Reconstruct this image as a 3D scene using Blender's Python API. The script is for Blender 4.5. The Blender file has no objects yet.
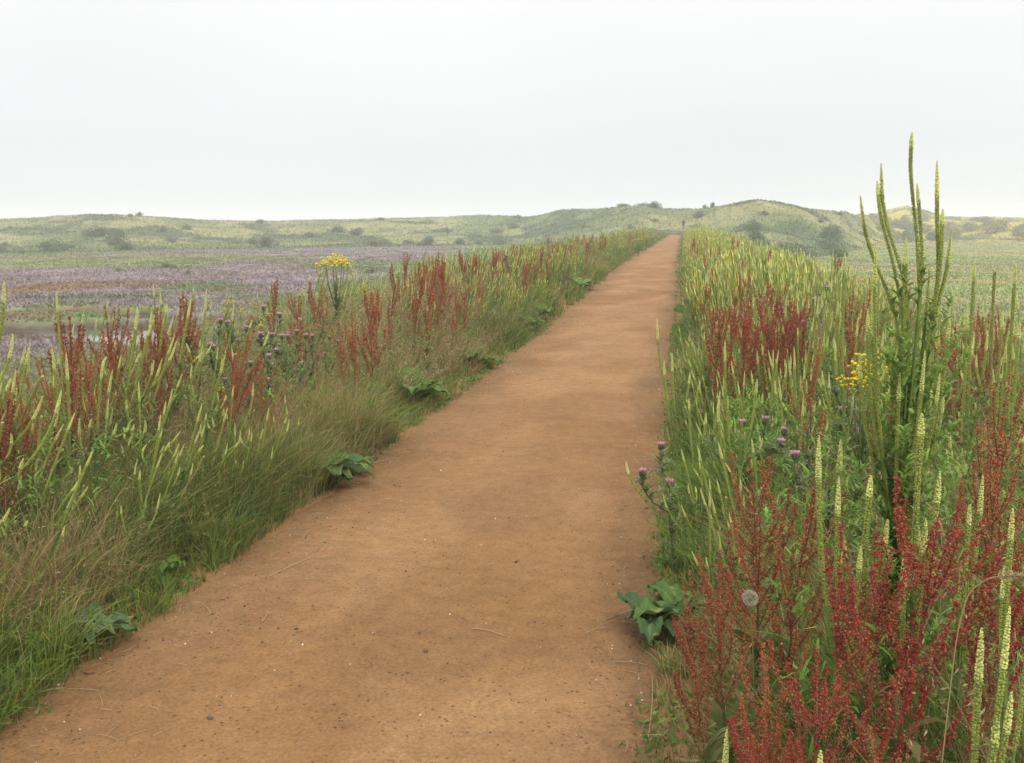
import bpy, math
import numpy as np
from mathutils import Vector, Quaternion
R = math.radians
rng = np.random.default_rng(7)
S = bpy.context.scene
COL = S.collection

# ------------------------------------------------------------------ camera, world, sun, exposure
EYE = 1.6
FPX = 1000.0
PITCH = 0.15817
YAW = 0.17400
cam_d = bpy.data.cameras.new("camera"); cam = bpy.data.objects.new("camera", cam_d); COL.objects.link(cam)
cam_d.sensor_width = 36.0; cam_d.lens = 36.0 * FPX / 1024.0
cam_d.clip_start = 0.05; cam_d.clip_end = 6000
cam.location = (0, 0, EYE); cam.rotation_euler = (math.pi/2 - PITCH, 0, YAW)
S.camera = cam

SUN_EL, SUN_AZ = 52.0, 150.0          # azimuth measured from +Y towards +X
w = bpy.data.worlds.new("World"); S.world = w; w.use_nodes = True
nt = w.node_tree; nt.nodes.clear()
N = nt.nodes.new; L = nt.links.new
out = N("ShaderNodeOutputWorld"); sky = N("ShaderNodeTexSky"); sky.sky_type = 'NISHITA'; sky.sun_disc = False
sky.sun_elevation = R(SUN_EL); sky.sun_rotation = R(SUN_AZ); sky.dust_density = 3.0; sky.air_density = 1.0
bg1 = N("ShaderNodeBackground"); bg1.inputs[1].default_value = 0.05
L(sky.outputs[0], bg1.inputs[0])
tc = N("ShaderNodeTexCoord"); sep = N("ShaderNodeSeparateXYZ"); L(tc.outputs["Generated"], sep.inputs[0])
ramp = N("ShaderNodeValToRGB"); L(sep.outputs[2], ramp.inputs[0])
e = ramp.color_ramp.elements
e[0].position = 0.0; e[0].color = (.86, .89, .93, 1)
e[1].position = 1.0; e[1].color = (1.0, 1.0, 1.0, 1)
x = e.new(0.022); x.color = (.745, .77, .80, 1)
x = e.new(0.07); x.color = (0.735, 0.75, 0.765, 1)
x = e.new(0.20); x.color = (0.815, 0.815, 0.815, 1)
mp = N("ShaderNodeMapping"); mp.inputs["Scale"].default_value = (1.3, 1.3, 3.5); L(tc.outputs["Generated"], mp.inputs[0])
nz = N("ShaderNodeTexNoise"); nz.inputs["Scale"].default_value = 1.6; nz.inputs["Detail"].default_value = 3; nz.inputs["Roughness"].default_value = .45
L(mp.outputs[0], nz.inputs["Vector"])
mr = N("ShaderNodeMapRange"); mr.inputs[1].default_value = .3; mr.inputs[2].default_value = .7; mr.inputs[3].default_value = .965; mr.inputs[4].default_value = 1.03
L(nz.outputs[0], mr.inputs[0])
# an overcast sky is brighter overhead than at the horizon
up_ = N("ShaderNodeMapRange"); up_.inputs[1].default_value = .2; up_.inputs[2].default_value = 1.0; up_.inputs[3].default_value = 1.0; up_.inputs[4].default_value = 1.6; L(sep.outputs[2], up_.inputs[0])
mu0 = N("ShaderNodeVectorMath"); mu0.operation = 'SCALE'; L(ramp.outputs[0], mu0.inputs[0]); L(up_.outputs[0], mu0.inputs["Scale"])
mul = N("ShaderNodeVectorMath"); mul.operation = 'SCALE'; L(mu0.outputs[0], mul.inputs[0]); L(mr.outputs[0], mul.inputs["Scale"])
bg2 = N("ShaderNodeBackground"); bg2.inputs[1].default_value = 1.06; L(mul.outputs[0], bg2.inputs[0])
mx = N("ShaderNodeMixShader"); mx.inputs[0].default_value = 0.93
L(bg1.outputs[0], mx.inputs[1]); L(bg2.outputs[0], mx.inputs[2]); L(mx.outputs[0], out.inputs[0])

sun_d = bpy.data.lights.new("sun", 'SUN'); sun_d.energy = 1.5; sun_d.angle = R(25); sun_d.color = (1.0, 0.96, 0.90)
sun = bpy.data.objects.new("sun", sun_d); COL.objects.link(sun)
sdir = Vector((math.sin(R(SUN_AZ))*math.cos(R(SUN_EL)), math.cos(R(SUN_AZ))*math.cos(R(SUN_EL)), math.sin(R(SUN_EL))))
sun.rotation_euler = sdir.to_track_quat('Z', 'Y').to_euler()
S.view_settings.view_transform = 'Standard'; S.view_settings.look = 'None'
S.view_settings.exposure = 0.27; S.view_settings.gamma = 1.0; S.view_settings.use_curve_mapping = False
S.render.engine = 'CYCLES'
c = S.cycles
c.use_denoising = True; c.max_bounces = 5; c.diffuse_bounces = 3; c.glossy_bounces = 2; c.transmission_bounces = 3
c.transparent_max_bounces = 4; c.volume_bounces = 1; c.caustics_reflective = False; c.caustics_refractive = False

# ------------------------------------------------------------------ helpers
_a = math.pi/2 - PITCH
_RX = np.array([[1,0,0],[0,math.cos(_a),-math.sin(_a)],[0,math.sin(_a),math.cos(_a)]])
_RZ = np.array([[math.cos(YAW),-math.sin(YAW),0],[math.sin(YAW),math.cos(YAW),0],[0,0,1]])
def ray(px, py):
    return _RZ @ _RX @ np.array([(px-512)/FPX, -(py-381.5)/FPX, -1.0])
def at(px, py, z=0.0):
    """where the sight line through a photo pixel meets the level z"""
    d = ray(px, py); t = (z-EYE)/d[2]; return d[0]*t, d[1]*t
def at_dist(px, py, D):
    d = ray(px, py); t = D/math.hypot(d[0], d[1]); return d[0]*t, d[1]*t, EYE + d[2]*t

_lat = np.random.default_rng(3).random((256, 256))
def vnoise(x, y):
    x = np.asarray(x, float); y = np.asarray(y, float)
    xi = np.floor(x).astype(int); yi = np.floor(y).astype(int)
    fx = x-xi; fy = y-yi; fx = fx*fx*(3-2*fx); fy = fy*fy*(3-2*fy)
    g = lambda i, j: _lat[i & 255, j & 255]
    return (g(xi,yi)*(1-fx)+g(xi+1,yi)*fx)*(1-fy)+(g(xi,yi+1)*(1-fx)+g(xi+1,yi+1)*fx)*fy
def fbm(x, y, o=4, s=0.0):
    v = 0; a = .5; tot = 0
    for i in range(o):
        v = v + a*vnoise(x*2**i+17.3*i+s, y*2**i+9.1*i+s*1.7); tot += a; a *= .5
    return v/tot
def sstep(a, b, x):
    t = np.clip((np.asarray(x, float)-a)/(b-a), 0, 1); return t*t*(3-2*t)
def lerp(a, b, t):
    t = np.asarray(t)[..., None]; return np.asarray(a)*(1-t)+np.asarray(b)*t

class M:
    """collects triangles with a colour per vertex; build() makes ONE mesh"""
    def __init__(s): s.v = []; s.f = []; s.c = []; s.n = 0
    def add(s, v, f, col):
        v = np.asarray(v, np.float32).reshape(-1, 3); f = np.asarray(f, np.int64).reshape(-1, 3)
        col = np.broadcast_to(np.asarray(col, np.float32), v.shape)
        s.v.append(v); s.f.append(f+s.n); s.c.append(col); s.n += len(v)
    def arrays(s):
        return np.concatenate(s.v), np.concatenate(s.f), np.concatenate(s.c)
    def mesh(s, name, mat, smooth=False):
        v, f, c = s.arrays(); return mesh_from(name, v, f, c, mat, smooth)
def mesh_from(name, v, f, c, mat, smooth=False):
    me = bpy.data.meshes.new(name)
    me.vertices.add(len(v)); me.vertices.foreach_set("co", np.ascontiguousarray(v, np.float32).ravel())
    me.loops.add(len(f)*3); me.loops.foreach_set("vertex_index", np.ascontiguousarray(f, np.int32).ravel())
    me.polygons.add(len(f)); me.polygons.foreach_set("loop_start", np.arange(0, len(f)*3, 3, dtype=np.int32))
    me.polygons.foreach_set("use_smooth", np.full(len(f), bool(smooth)))
    at_ = me.color_attributes.new("Col", 'FLOAT_COLOR', 'POINT')
    cc = np.ones((len(v), 4), np.float32); cc[:, :3] = np.clip(c, 0, 1); at_.data.foreach_set("color", cc.ravel())
    me.update(calc_edges=True); me.materials.append(mat); return me
def link(name, data, parent=None, loc=None):
    o = bpy.data.objects.new(name, data); COL.objects.link(o)
    if parent is not None: o.parent = parent
    if loc is not None: o.location = loc
    return o
def tag(o, label=None, cat=None, group=None, kind=None):
    if label: o["label"] = label
    if cat: o["category"] = cat
    if group: o["group"] = group
    if kind: o["kind"] = kind
    return o

def blades(m, base, h, wd, lean, az, c0, c1, segs=3, droop=0.15, face=None, rg=rng, taper=1.0):
    """ribbon leaves: base (N,3); lean = sideways reach / height at the tip"""
    base = np.asarray(base, float).reshape(-1, 3); n = len(base)
    h, wd, lean, az = [np.broadcast_to(np.asarray(q, float), (n,)) for q in (h, wd, lean, az)]
    dr = np.broadcast_to(np.asarray(droop, float), (n,))
    if face is None: face = rg.uniform(0, math.pi, n)
    t = np.linspace(0, 1, segs+1)
    out_ = lean[:, None]*h[:, None]*t[None]**1.7
    P = np.empty((n, segs+1, 3))
    P[..., 0] = base[:, 0:1]+np.cos(az)[:, None]*out_
    P[..., 1] = base[:, 1:2]+np.sin(az)[:, None]*out_
    P[..., 2] = base[:, 2:3]+h[:, None]*(t-dr[:, None]*t**3)
    wv = np.stack([np.cos(face), np.sin(face), np.zeros(n)], 1)
    prof = (1-(t[:-1])**2*0.75*taper)
    hw = wd[:, None, None]*.5*prof[None, :, None]*wv[:, None, :]
    A = P[:, :-1]-hw; B = P[:, :-1]+hw
    V = np.concatenate([np.stack([A, B], 2).reshape(n, -1, 3), P[:, -1:]], 1)
    nv = 2*segs+1
    f = []
    for k in range(segs-1):
        a = 2*k; f += [(a, a+1, a+3), (a, a+3, a+2)]
    f.append((2*segs-2, 2*segs-1, 2*segs))
    Fx = (np.arange(n)[:, None, None]*nv+np.array(f)[None]).reshape(-1, 3)
    tt = np.concatenate([np.repeat(t[:-1], 2), [1.0]])
    c0 = np.broadcast_to(np.asarray(c0, float), (n, 3)); c1 = np.broadcast_to(np.asarray(c1, float), (n, 3))
    C = c0[:, None]*(1-tt[None, :, None])+c1[:, None]*tt[None, :, None]
    m.add(V.reshape(-1, 3), Fx, C.reshape(-1, 3))
    return P
_OCT = np.array([(1,0,0),(-1,0,0),(0,1,0),(0,-1,0),(0,0,1),(0,0,-1)], float)
_OCTF = np.array([(0,2,4),(2,1,4),(1,3,4),(3,0,4),(2,0,5),(1,2,5),(3,1,5),(0,3,5)])
def rand_rot(n, rg):
    q = rg.normal(size=(n, 4)); q /= np.linalg.norm(q, axis=1, keepdims=True); a, b, c_, d = q.T
    return np.stack([np.stack([1-2*(c_*c_+d*d), 2*(b*c_-a*d), 2*(b*d+a*c_)], 1), np.stack([2*(b*c_+a*d), 1-2*(b*b+d*d), 2*(c_*d-a*b)], 1), np.stack([2*(b*d-a*c_), 2*(c_*d+a*b), 1-2*(b*b+c_*c_)], 1)], 1)
def blobs(m, ctr, size, col, rg=rng, squash=(1, 1, .75), rot=True):
    ctr = np.asarray(ctr, float).reshape(-1, 3); n = len(ctr)
    size = np.broadcast_to(np.asarray(size, float), (n,))
    o = _OCT*np.array(squash)
    V = np.einsum('nij,kj->nki', rand_rot(n, rg), o) if rot else np.broadcast_to(o, (n, 6, 3))
    V = V*size[:, None, None]+ctr[:, None]
    Fx = (np.arange(n)[:, None, None]*6+_OCTF[None]).reshape(-1, 3)
    col = np.broadcast_to(np.asarray(col, float), (n, 3))
    m.add(V.reshape(-1, 3), Fx, np.repeat(col, 6, 0))
def cards(m, ctr, ln, wd, col, rg=rng, up=0.0):
    """small pointed leaves (two triangles folded on the midrib) in random directions"""
    ctr = np.asarray(ctr, float).reshape(-1, 3); n = len(ctr)
    d = rg.normal(size=(n, 3)); d[:, 2] += up; d /= np.linalg.norm(d, axis=1, keepdims=True)
    s = np.cross(d, rg.normal(size=(n, 3))); s /= np.linalg.norm(s, axis=1, keepdims=True)
    ln = np.broadcast_to(np.asarray(ln, float), (n,))[:, None]; wd = np.broadcast_to(np.asarray(wd, float), (n,))[:, None]
    V = np.stack([ctr, ctr+d*ln*.45+s*wd*.5, ctr+d*ln, ctr+d*ln*.45-s*wd*.5], 1)
    Fx = (np.arange(n)[:, None, None]*4+np.array([(0,1,2),(0,2,3)])[None]).reshape(-1, 3)
    col = np.broadcast_to(np.asarray(col, float), (n, 3))
    m.add(V.reshape(-1, 3), Fx, np.repeat(col, 4, 0))
def tube(m, pts, rad, col, sides=5):
    pts = np.asarray(pts, float); k = len(pts); rad = np.broadcast_to(np.asarray(rad, float), (k,))
    t = np.gradient(pts, axis=0); t /= np.linalg.norm(t, axis=1, keepdims=True)+1e-9
    u = np.cross(t, np.array([0.31, 0.95, 0.05])); u /= np.linalg.norm(u, axis=1, keepdims=True)+1e-9
    v = np.cross(t, u); a = np.arange(sides)*2*math.pi/sides
    V = pts[:, None]+rad[:, None, None]*(np.cos(a)[None, :, None]*u[:, None]+np.sin(a)[None, :, None]*v[:, None])
    f = []
    for i in range(k-1):
        for j in range(sides):
            p, q = i*sides+j, i*sides+(j+1) % sides; f += [(p, q, q+sides), (p, q+sides, p+sides)]
    cc = np.asarray(col, float)
    if cc.ndim == 2: cc = np.repeat(cc, sides, 0)
    m.add(V.reshape(-1, 3), f, cc)
def curve(p0, p1, bend, k=8):
    """from p0 to p1, sagging sideways by the vector bend"""
    t = np.linspace(0, 1, k)[:, None]; p0 = np.asarray(p0, float); p1 = np.asarray(p1, float)
    return p0*(1-t)+p1*t+np.asarray(bend, float)*(4*t*(1-t))
def jit(col, n, a, rg=rng):
    """colour with per-item variation"""
    return np.clip(np.asarray(col, float)[None]*(1+rg.uniform(-a, a, (n, 1)))*(1+rg.uniform(-a*.35, a*.35, (n, 3))), 0.005, .95)

# ------------------------------------------------------------------ materials
def new_mat(name):
    m = bpy.data.materials.new(name); m.use_nodes = True; t = m.node_tree; t.nodes.clear(); return m, t
def plant_mat(name, trans=.25, rough=.6, spec=.25, nscale=9.0, namp=.18):
    m, t = new_mat(name); n = t.nodes.new; l = t.links.new
    a = n("ShaderNodeAttribute"); a.attribute_name = "Col"
    g = n("ShaderNodeNewGeometry"); z = n("ShaderNodeTexNoise"); z.inputs["Scale"].default_value = nscale; z.inputs["Detail"].default_value = 2
    l(g.outputs["Position"], z.inputs["Vector"])
    r = n("ShaderNodeMapRange"); r.inputs[1].default_value = .25; r.inputs[2].default_value = .75; r.inputs[3].default_value = 1-namp; r.inputs[4].default_value = 1+namp; l(z.outputs[0], r.inputs[0])
    s = n("ShaderNodeVectorMath"); s.operation = 'SCALE'; l(a.outputs["Color"], s.inputs[0]); l(r.outputs[0], s.inputs["Scale"])
    p = n("ShaderNodeBsdfPrincipled"); p.inputs["Roughness"].default_value = rough; p.inputs["Specular IOR Level"].default_value = spec; l(s.outputs[0], p.inputs["Base Color"])
    o = n("ShaderNodeOutputMaterial")
    if trans > 0:
        tr = n("ShaderNodeBsdfTranslucent"); l(s.outputs[0], tr.inputs[0]); mx = n("ShaderNodeMixShader"); mx.inputs[0].default_value = trans
        l(p.outputs[0], mx.inputs[1]); l(tr.outputs[0], mx.inputs[2]); l(mx.outputs[0], o.inputs[0])
    else: l(p.outputs[0], o.inputs[0])
    return m
M_PLANT = plant_mat("plant", .28)
M_SPIKE = plant_mat("flower_spike", .15, namp=.1)
M_FAR = plant_mat("far_foliage", .2, namp=.2, nscale=1.5)
def ground_mat():
    m, t = new_mat("ground"); n = t.nodes.new; l = t.links.new
    a = n("ShaderNodeAttribute"); a.attribute_name = "Col"; g = n("ShaderNodeNewGeometry")
    z1 = n("ShaderNodeTexNoise"); z1.inputs["Scale"].default_value = 1.2; z1.inputs["Detail"].default_value = 6; z1.inputs["Roughness"].default_value = .7; l(g.outputs["Position"], z1.inputs["Vector"])
    r = n("ShaderNodeMapRange"); r.inputs[1].default_value = .3; r.inputs[2].default_value = .7; r.inputs[3].default_value = .72; r.inputs[4].default_value = 1.28; l(z1.outputs[0], r.inputs[0])
    s = n("ShaderNodeVectorMath"); s.operation = 'SCALE'; l(a.outputs["Color"], s.inputs[0]); l(r.outputs[0], s.inputs["Scale"])
    p = n("ShaderNodeBsdfPrincipled"); p.inputs["Roughness"].default_value = .95; p.inputs["Specular IOR Level"].default_value = .1; l(s.outputs[0], p.inputs["Base Color"])
    b = n("ShaderNodeBump"); b.inputs["Distance"].default_value = .15; b.inputs["Strength"].default_value = .7; l(z1.outputs[0], b.inputs["Height"]); l(b.outputs[0], p.inputs["Normal"])
    o = n("ShaderNodeOutputMaterial"); l(p.outputs[0], o.inputs[0]); return m
M_GROUND = ground_mat()
def path_mat():
    m, t = new_mat("sandy_path"); n = t.nodes.new; l = t.links.new
    a = n("ShaderNodeAttribute"); a.attribute_name = "Col"; g = n("ShaderNodeNewGeometry")
    def noise(sc, det=4, ro=.6, dist=0):
        z = n("ShaderNodeTexNoise"); z.inputs["Scale"].default_value = sc; z.inputs["Detail"].default_value = det; z.inputs["Roughness"].default_value = ro; z.inputs["Distortion"].default_value = dist
        l(g.outputs["Position"], z.inputs["Vector"]); return z
    def rng_(src, a0, a1, b0, b1):
        r = n("ShaderNodeMapRange"); r.inputs[1].default_value = a0; r.inputs[2].default_value = a1; r.inputs[3].default_value = b0; r.inputs[4].default_value = b1; l(src, r.inputs[0]); return r.outputs[0]
    def mul_(p, q):
        k = n("ShaderNodeMath"); k.operation = 'MULTIPLY'; l(p, k.inputs[0]); l(q, k.inputs[1]); return k.outputs[0]
    z1 = noise(1.3, 5, .62, .6); z2 = noise(11, 6, .7); z3 = noise(75, 4, .8)
    f = mul_(mul_(rng_(z1.outputs[0], .3, .7, .86, 1.12), rng_(z2.outputs[0], .3, .7, .82, 1.14)), rng_(z3.outputs[0], .3, .7, .66, 1.28))
    vo = n("ShaderNodeTexVoronoi"); vo.inputs["Scale"].default_value = 30; l(g.outputs["Position"], vo.inputs["Vector"])
    sp = rng_(vo.outputs["Distance"], .10, .20, .0, 1.0)          # dark grit
    z4 = noise(6, 2); gate = rng_(z4.outputs[0], .45, .58, 1.0, 0.42)
    mx_ = n("ShaderNodeMath"); mx_.operation = 'MAXIMUM'; l(sp, mx_.inputs[0]); l(gate, mx_.inputs[1])
    f = mul_(f, mx_.outputs[0])
    s = n("ShaderNodeVectorMath"); s.operation = 'SCALE'; l(a.outputs["Color"], s.inputs[0]); l(f, s.inputs["Scale"])
    p = n("ShaderNodeBsdfPrincipled"); p.inputs["Roughness"].default_value = .88; p.inputs["Specular IOR Level"].default_value = .2; l(s.outputs[0], p.inputs["Base Color"])
    z5 = noise(5.5, 3, .55, .4); a0 = n("ShaderNodeMath"); a0.operation = 'ADD'; l(rng_(z2.outputs[0], 0, 1, 0, 1.6), a0.inputs[0]); l(rng_(z5.outputs[0], .35, .65, 0, 1.6), a0.inputs[1])
    ad = n("ShaderNodeMath"); ad.operation = 'ADD'; l(a0.outputs[0], ad.inputs[0]); l(z3.outputs[0], ad.inputs[1])
    b = n("ShaderNodeBump"); b.inputs["Distance"].default_value = .009; b.inputs["Strength"].default_value = .9; l(ad.outputs[0], b.inputs["Height"]); l(b.outputs[0], p.inputs["Normal"])
    o = n("ShaderNodeOutputMaterial"); l(p.outputs[0], o.inputs[0]); return m
M_PATH = path_mat()
def water_mat():
    m, t = new_mat("creek_water"); n = t.nodes.new; l = t.links.new
    p = n("ShaderNodeBsdfPrincipled"); p.inputs["Base Color"].default_value = (.10, .10, .085, 1); p.inputs["Roughness"].default_value = .06; p.inputs["Specular IOR Level"].default_value = .5
    g = n("ShaderNodeNewGeometry"); z = n("ShaderNodeTexNoise"); z.inputs["Scale"].default_value = 3; l(g.outputs["Position"], z.inputs["Vector"])
    b = n("ShaderNodeBump"); b.inputs["Distance"].default_value = .01; b.inputs["Strength"].default_value = .15; l(z.outputs[0], b.inputs["Height"]); l(b.outputs[0], p.inputs["Normal"])
    o = n("ShaderNodeOutputMaterial"); l(p.outputs[0], o.inputs[0]); return m
M_WATER = water_mat()

# ------------------------------------------------------------------ terrain
MARSH = -2.5
def edge_l(y): return -2.20-.42*sstep(10, 42, y)-.0006*np.maximum(y-42, 0)
def edge_r(y): return .05-.0098*np.minimum(np.asarray(y, float), 40)-.0065*np.maximum(np.asarray(y, float)-40, 0)
def path_end(y): return np.asarray(y, float)
def creek_field(x, y):
    """1 in the bed of a tidal creek, 0 away from it"""
    a = np.abs(fbm(x/34.0+3.2, y/30.0+8.1, 3)-.5)
    c1 = 1-sstep(.010, .028, a)
    b = np.abs(fbm(x/15.0+31.2, y/13.0+2.4, 2)-.5)
    c2 = (1-sstep(.012, .036, b))*.7
    return np.maximum(c1, c2)*sstep(-16, -24, x)*sstep(28, 42, y)
def near_creek(x, y):
    # the wide creek close to the embankment foot
    px = x; cy = 33.0+1.4*np.sin(px*.21)+.9*np.sin(px*.53+1)-.10*(px+22)
    d = np.abs(y-cy)
    return (1-sstep(1.0, 3.2, d))*sstep(-17.5, -20.0, x)
def gz(x, y):
    x = np.asarray(x, float); y = np.asarray(y, float)
    xl = edge_l(y); xr = edge_r(y)
    far = sstep(112, 150, y)
    vl = np.maximum(xl-x, 0); vr = np.maximum(x-xr, 0)
    z = -2.55*sstep(1.9, 8.8, vl)-2.55*sstep(2.3, 8.5, vr)
    z = z+.05*sstep(0, .5, vl)*(vl < 3)+.05*sstep(0, .5, vr)*(vr < 3)
    off = sstep(.1, 1.2, np.maximum(vl, vr))
    z = z+off*(.10*(fbm(x*1.1, y*1.1, 3)-.5))
    low = sstep(-2.0, -2.5, z)
    z = z+low*(.28*(fbm(x/5.0, y/5.0, 3, 5)-.5))
    z = z-low*(creek_field(x, y)*.55+near_creek(x, y)*.75)
    return z
PATCH = []       # (x, y, rx, ry, colour, strength)
def patch(px, py, hwp, hhp, col, s=1.0, z=MARSH):
    x0, y0 = at(px, py, z); D = math.hypot(x0, y0)
    PATCH.append((x0, y0, hwp*D/FPX, max(hhp*D*D/(FPX*(EYE-z)), .5), np.array(col), s))
LILAC = (.245, .196, .200); MGREEN = (.165, .190, .085); MBROWN = (.205, .155, .095); MYEL = (.21, .22, .075)
patch(75, 285, 48, 6, (.23, .15, .085)); patch(150, 283, 60, 3, (.20, .14, .085), .8)
patch(60, 311, 55, 6, (.20, .165, .085)); patch(125, 310, 35, 6, (.18, .24, .075), .9); patch(90, 297, 80, 3, (.11, .13, .065), .8)
patch(200, 284, 30, 4, (.12, .18, .06), .9); patch(60, 262, 150, 4, (.20, .225, .075), .9); patch(120, 256, 130, 2, (.20, .22, .085), .7)
patch(260, 256, 60, 3, MYEL, .6); patch(20, 330, 60, 4, (.14, .15, .06), .6); patch(250, 266, 50, 4, LILAC, .9); patch(100, 273, 120, 5, LILAC, .9); patch(350, 250, 100, 4, LILAC, .9); patch(480, 245, 100, 3, LILAC, .9)
patch(150, 302, 60, 4, LILAC, .9); patch(320, 275, 60, 4, LILAC, .5); patch(420, 262, 80, 4, MGREEN, .5)
def marsh_col(x, y):
    n = fbm(x/17.0, y/21.0, 4, 2); k = sstep(.44, .52, n)*.9
    c = lerp(LILAC, MGREEN, k)
    n2 = fbm(x/6.0+40, y/7.0, 3, 9); c = lerp(c, MBROWN, .6*sstep(.58, .70, n2))
    for (a, b, rx, ry, col, s) in PATCH:
        q = np.sqrt(((x-a)/rx)**2+((y-b)/ry)**2)+.5*(n2-.5)
        c = lerp(c, col, s*(1-sstep(.7, 1.15, q)))
    c = lerp(c, (.15, .21, .065), .9*sstep(-22, -16, x+.12*(y-30)+4*(n2-.5)))
    n3 = fbm(x/1.4, y/1.4, 3, 4); c = c*(1+.35*(n3[..., None]-.5))
    return c
def field_col(x, y):
    n = fbm(x/60.0, y/9.0, 4, 12); k = sstep(.40, .60, n)
    c = lerp((.215, .255, .088), (.27, .245, .11), k)
    n2 = fbm(x/30.0, y/5.0, 3, 22); c = lerp(c, (.155, .20, .075), .7*sstep(.52, .66, n2))
    c = lerp(c, (.30, .23, .12), .65*sstep(.60, .72, fbm(x/40.0, y/4.0, 3, 55)))
    n3 = fbm(x/1.6, y/1.6, 3, 14); return c*1.15*(1+.25*(n3[..., None]-.5))
def ground_col(x, y):
    z = gz(x, y); cm = marsh_col(x, y); cf = field_col(x, y)
    c = np.where((x < 0)[..., None], cm, cf)
    cr = np.maximum(creek_field(x, y), near_creek(x, y)); c = lerp(c, (.075, .06, .04), sstep(.12, .45, cr)*sstep(-1.9, -2.4, z))
    slope = 1-sstep(-1.9, -2.5, z); g = fbm(x/1.5, y/2.0, 3, 31)
    c = lerp(c, lerp((.085, .115, .035), (.15, .14, .06), sstep(.4, .6, g)), slope)
    vl = np.maximum(edge_l(y)-x, x-edge_r(y)); soil = 1-sstep(.15, .9, vl)
    return lerp(c, (.225, .125, .055), soil)
def axis(parts):
    o = []
    for a, b, s in parts: o.append(np.arange(a, b, s))
    return np.concatenate(o)
def grid_mesh(name, xs, ys, zf, cf, mat, smooth=True):
    X, Y = np.meshgrid(xs, ys); Z = zf(X, Y); C = cf(X, Y); h, w_ = X.shape
    i = (np.arange(h-1)[:, None]*w_+np.arange(w_-1)[None]).ravel()
    f = np.concatenate([np.stack([i, i+1, i+w_+1], 1), np.stack([i, i+w_+1, i+w_], 1)])
    return mesh_from(name, np.stack([X, Y, Z], -1).reshape(-1, 3), f, C.reshape(-1, 3), mat, smooth)
xs = axis([(-640, -400, 30), (-400, -180, 10), (-180, -40, .9), (-40, -12, .5), (-12, 10, .22), (10, 60, .8), (60, 220, 3), (220, 660, 40)])
ys = axis([(-60, -4, 4), (-4, 30, .3), (30, 90, .5), (90, 200, 1.0), (200, 420, 4), (420, 700, 28)])
ground = link("ground", grid_mesh("ground", xs, ys, gz, ground_col, M_GROUND)); tag(ground, "green and lilac salt marsh and grassy embankment under the path", kind="structure")
# water lies in the creek beds only (the sheet is below the marsh everywhere else)
def flat_sheet(name, x0, x1, y0, y1, z, mat, kind="structure", label=None):
    me = bpy.data.meshes.new(name); me.from_pydata([(x0,y0,z),(x1,y0,z),(x1,y1,z),(x0,y1,z)], [], [(0,1,2,3)]); me.materials.append(mat)
    o = link(name, me); tag(o, label, kind=kind); return o
flat_sheet("water", -260, -13, 22, 215, MARSH-.43, M_WATER, label="pale still water in the tidal creeks of the marsh")

# the path: a slightly crowned sheet of packed orange sand
def path_z(x, y):
    return .012+.006*fbm(x*3, y*3, 3, 1)+.004*(fbm(x*.9, y*.5, 2, 8)-.5)-.02*sstep(.55, 1.25, np.abs(x-(edge_l(y)+edge_r(y))/2))+.05*sstep(0,.35,np.maximum(edge_l(y)-x,x-edge_r(y)))+gz(x, y)*(y > 100)
def path_col(x, y):
    u = (x-edge_l(y)); v = (edge_r(y)-x)
    c = lerp((.268, .141, .058), (.312, .172, .077), sstep(.35, .65, fbm(x*1.6, y*.7, 3, 3)))
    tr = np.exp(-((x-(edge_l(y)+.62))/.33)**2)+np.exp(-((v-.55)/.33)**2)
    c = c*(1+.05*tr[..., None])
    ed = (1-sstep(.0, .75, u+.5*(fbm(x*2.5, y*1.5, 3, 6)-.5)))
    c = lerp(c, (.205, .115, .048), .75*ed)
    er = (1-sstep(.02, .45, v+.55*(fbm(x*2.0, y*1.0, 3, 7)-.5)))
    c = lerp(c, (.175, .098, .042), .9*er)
    c = lerp(c, (.235, .122, .045), .6*sstep(.58, .70, fbm(x*1.1+5, y*.55, 3, 77)))
    return c
def path_mesh():
    yy = np.concatenate([np.arange(-3, 14, .08), np.arange(14, 40, .3), np.arange(40, 128, 1.0)]); uu = np.linspace(0, 1, 61)
    U, Y = np.meshgrid(uu, yy)
    l_ = edge_l(yy)-.50+.16*(fbm(yy*1.7, yy*0, 3, 2)-.5); r_ = edge_r(yy)+.50+.14*(fbm(yy*1.9, yy*0+4, 3, 2)-.5)
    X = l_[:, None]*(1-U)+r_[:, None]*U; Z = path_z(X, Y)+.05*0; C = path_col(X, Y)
    h, w_ = X.shape; Z[:, 0] -= .12; Z[:, -1] -= .12
    i = (np.arange(h-1)[:, None]*w_+np.arange(w_-1)[None]).ravel()
    f = np.concatenate([np.stack([i, i+1, i+w_+1], 1), np.stack([i, i+w_+1, i+w_], 1)])
    return mesh_from("path", np.stack([X, Y, Z], -1).reshape(-1, 3), f, C.reshape(-1, 3), M_PATH, True)
path = link("path", path_mesh()); tag(path, "long straight orange-brown sandy path along the embankment", kind="structure")

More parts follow.
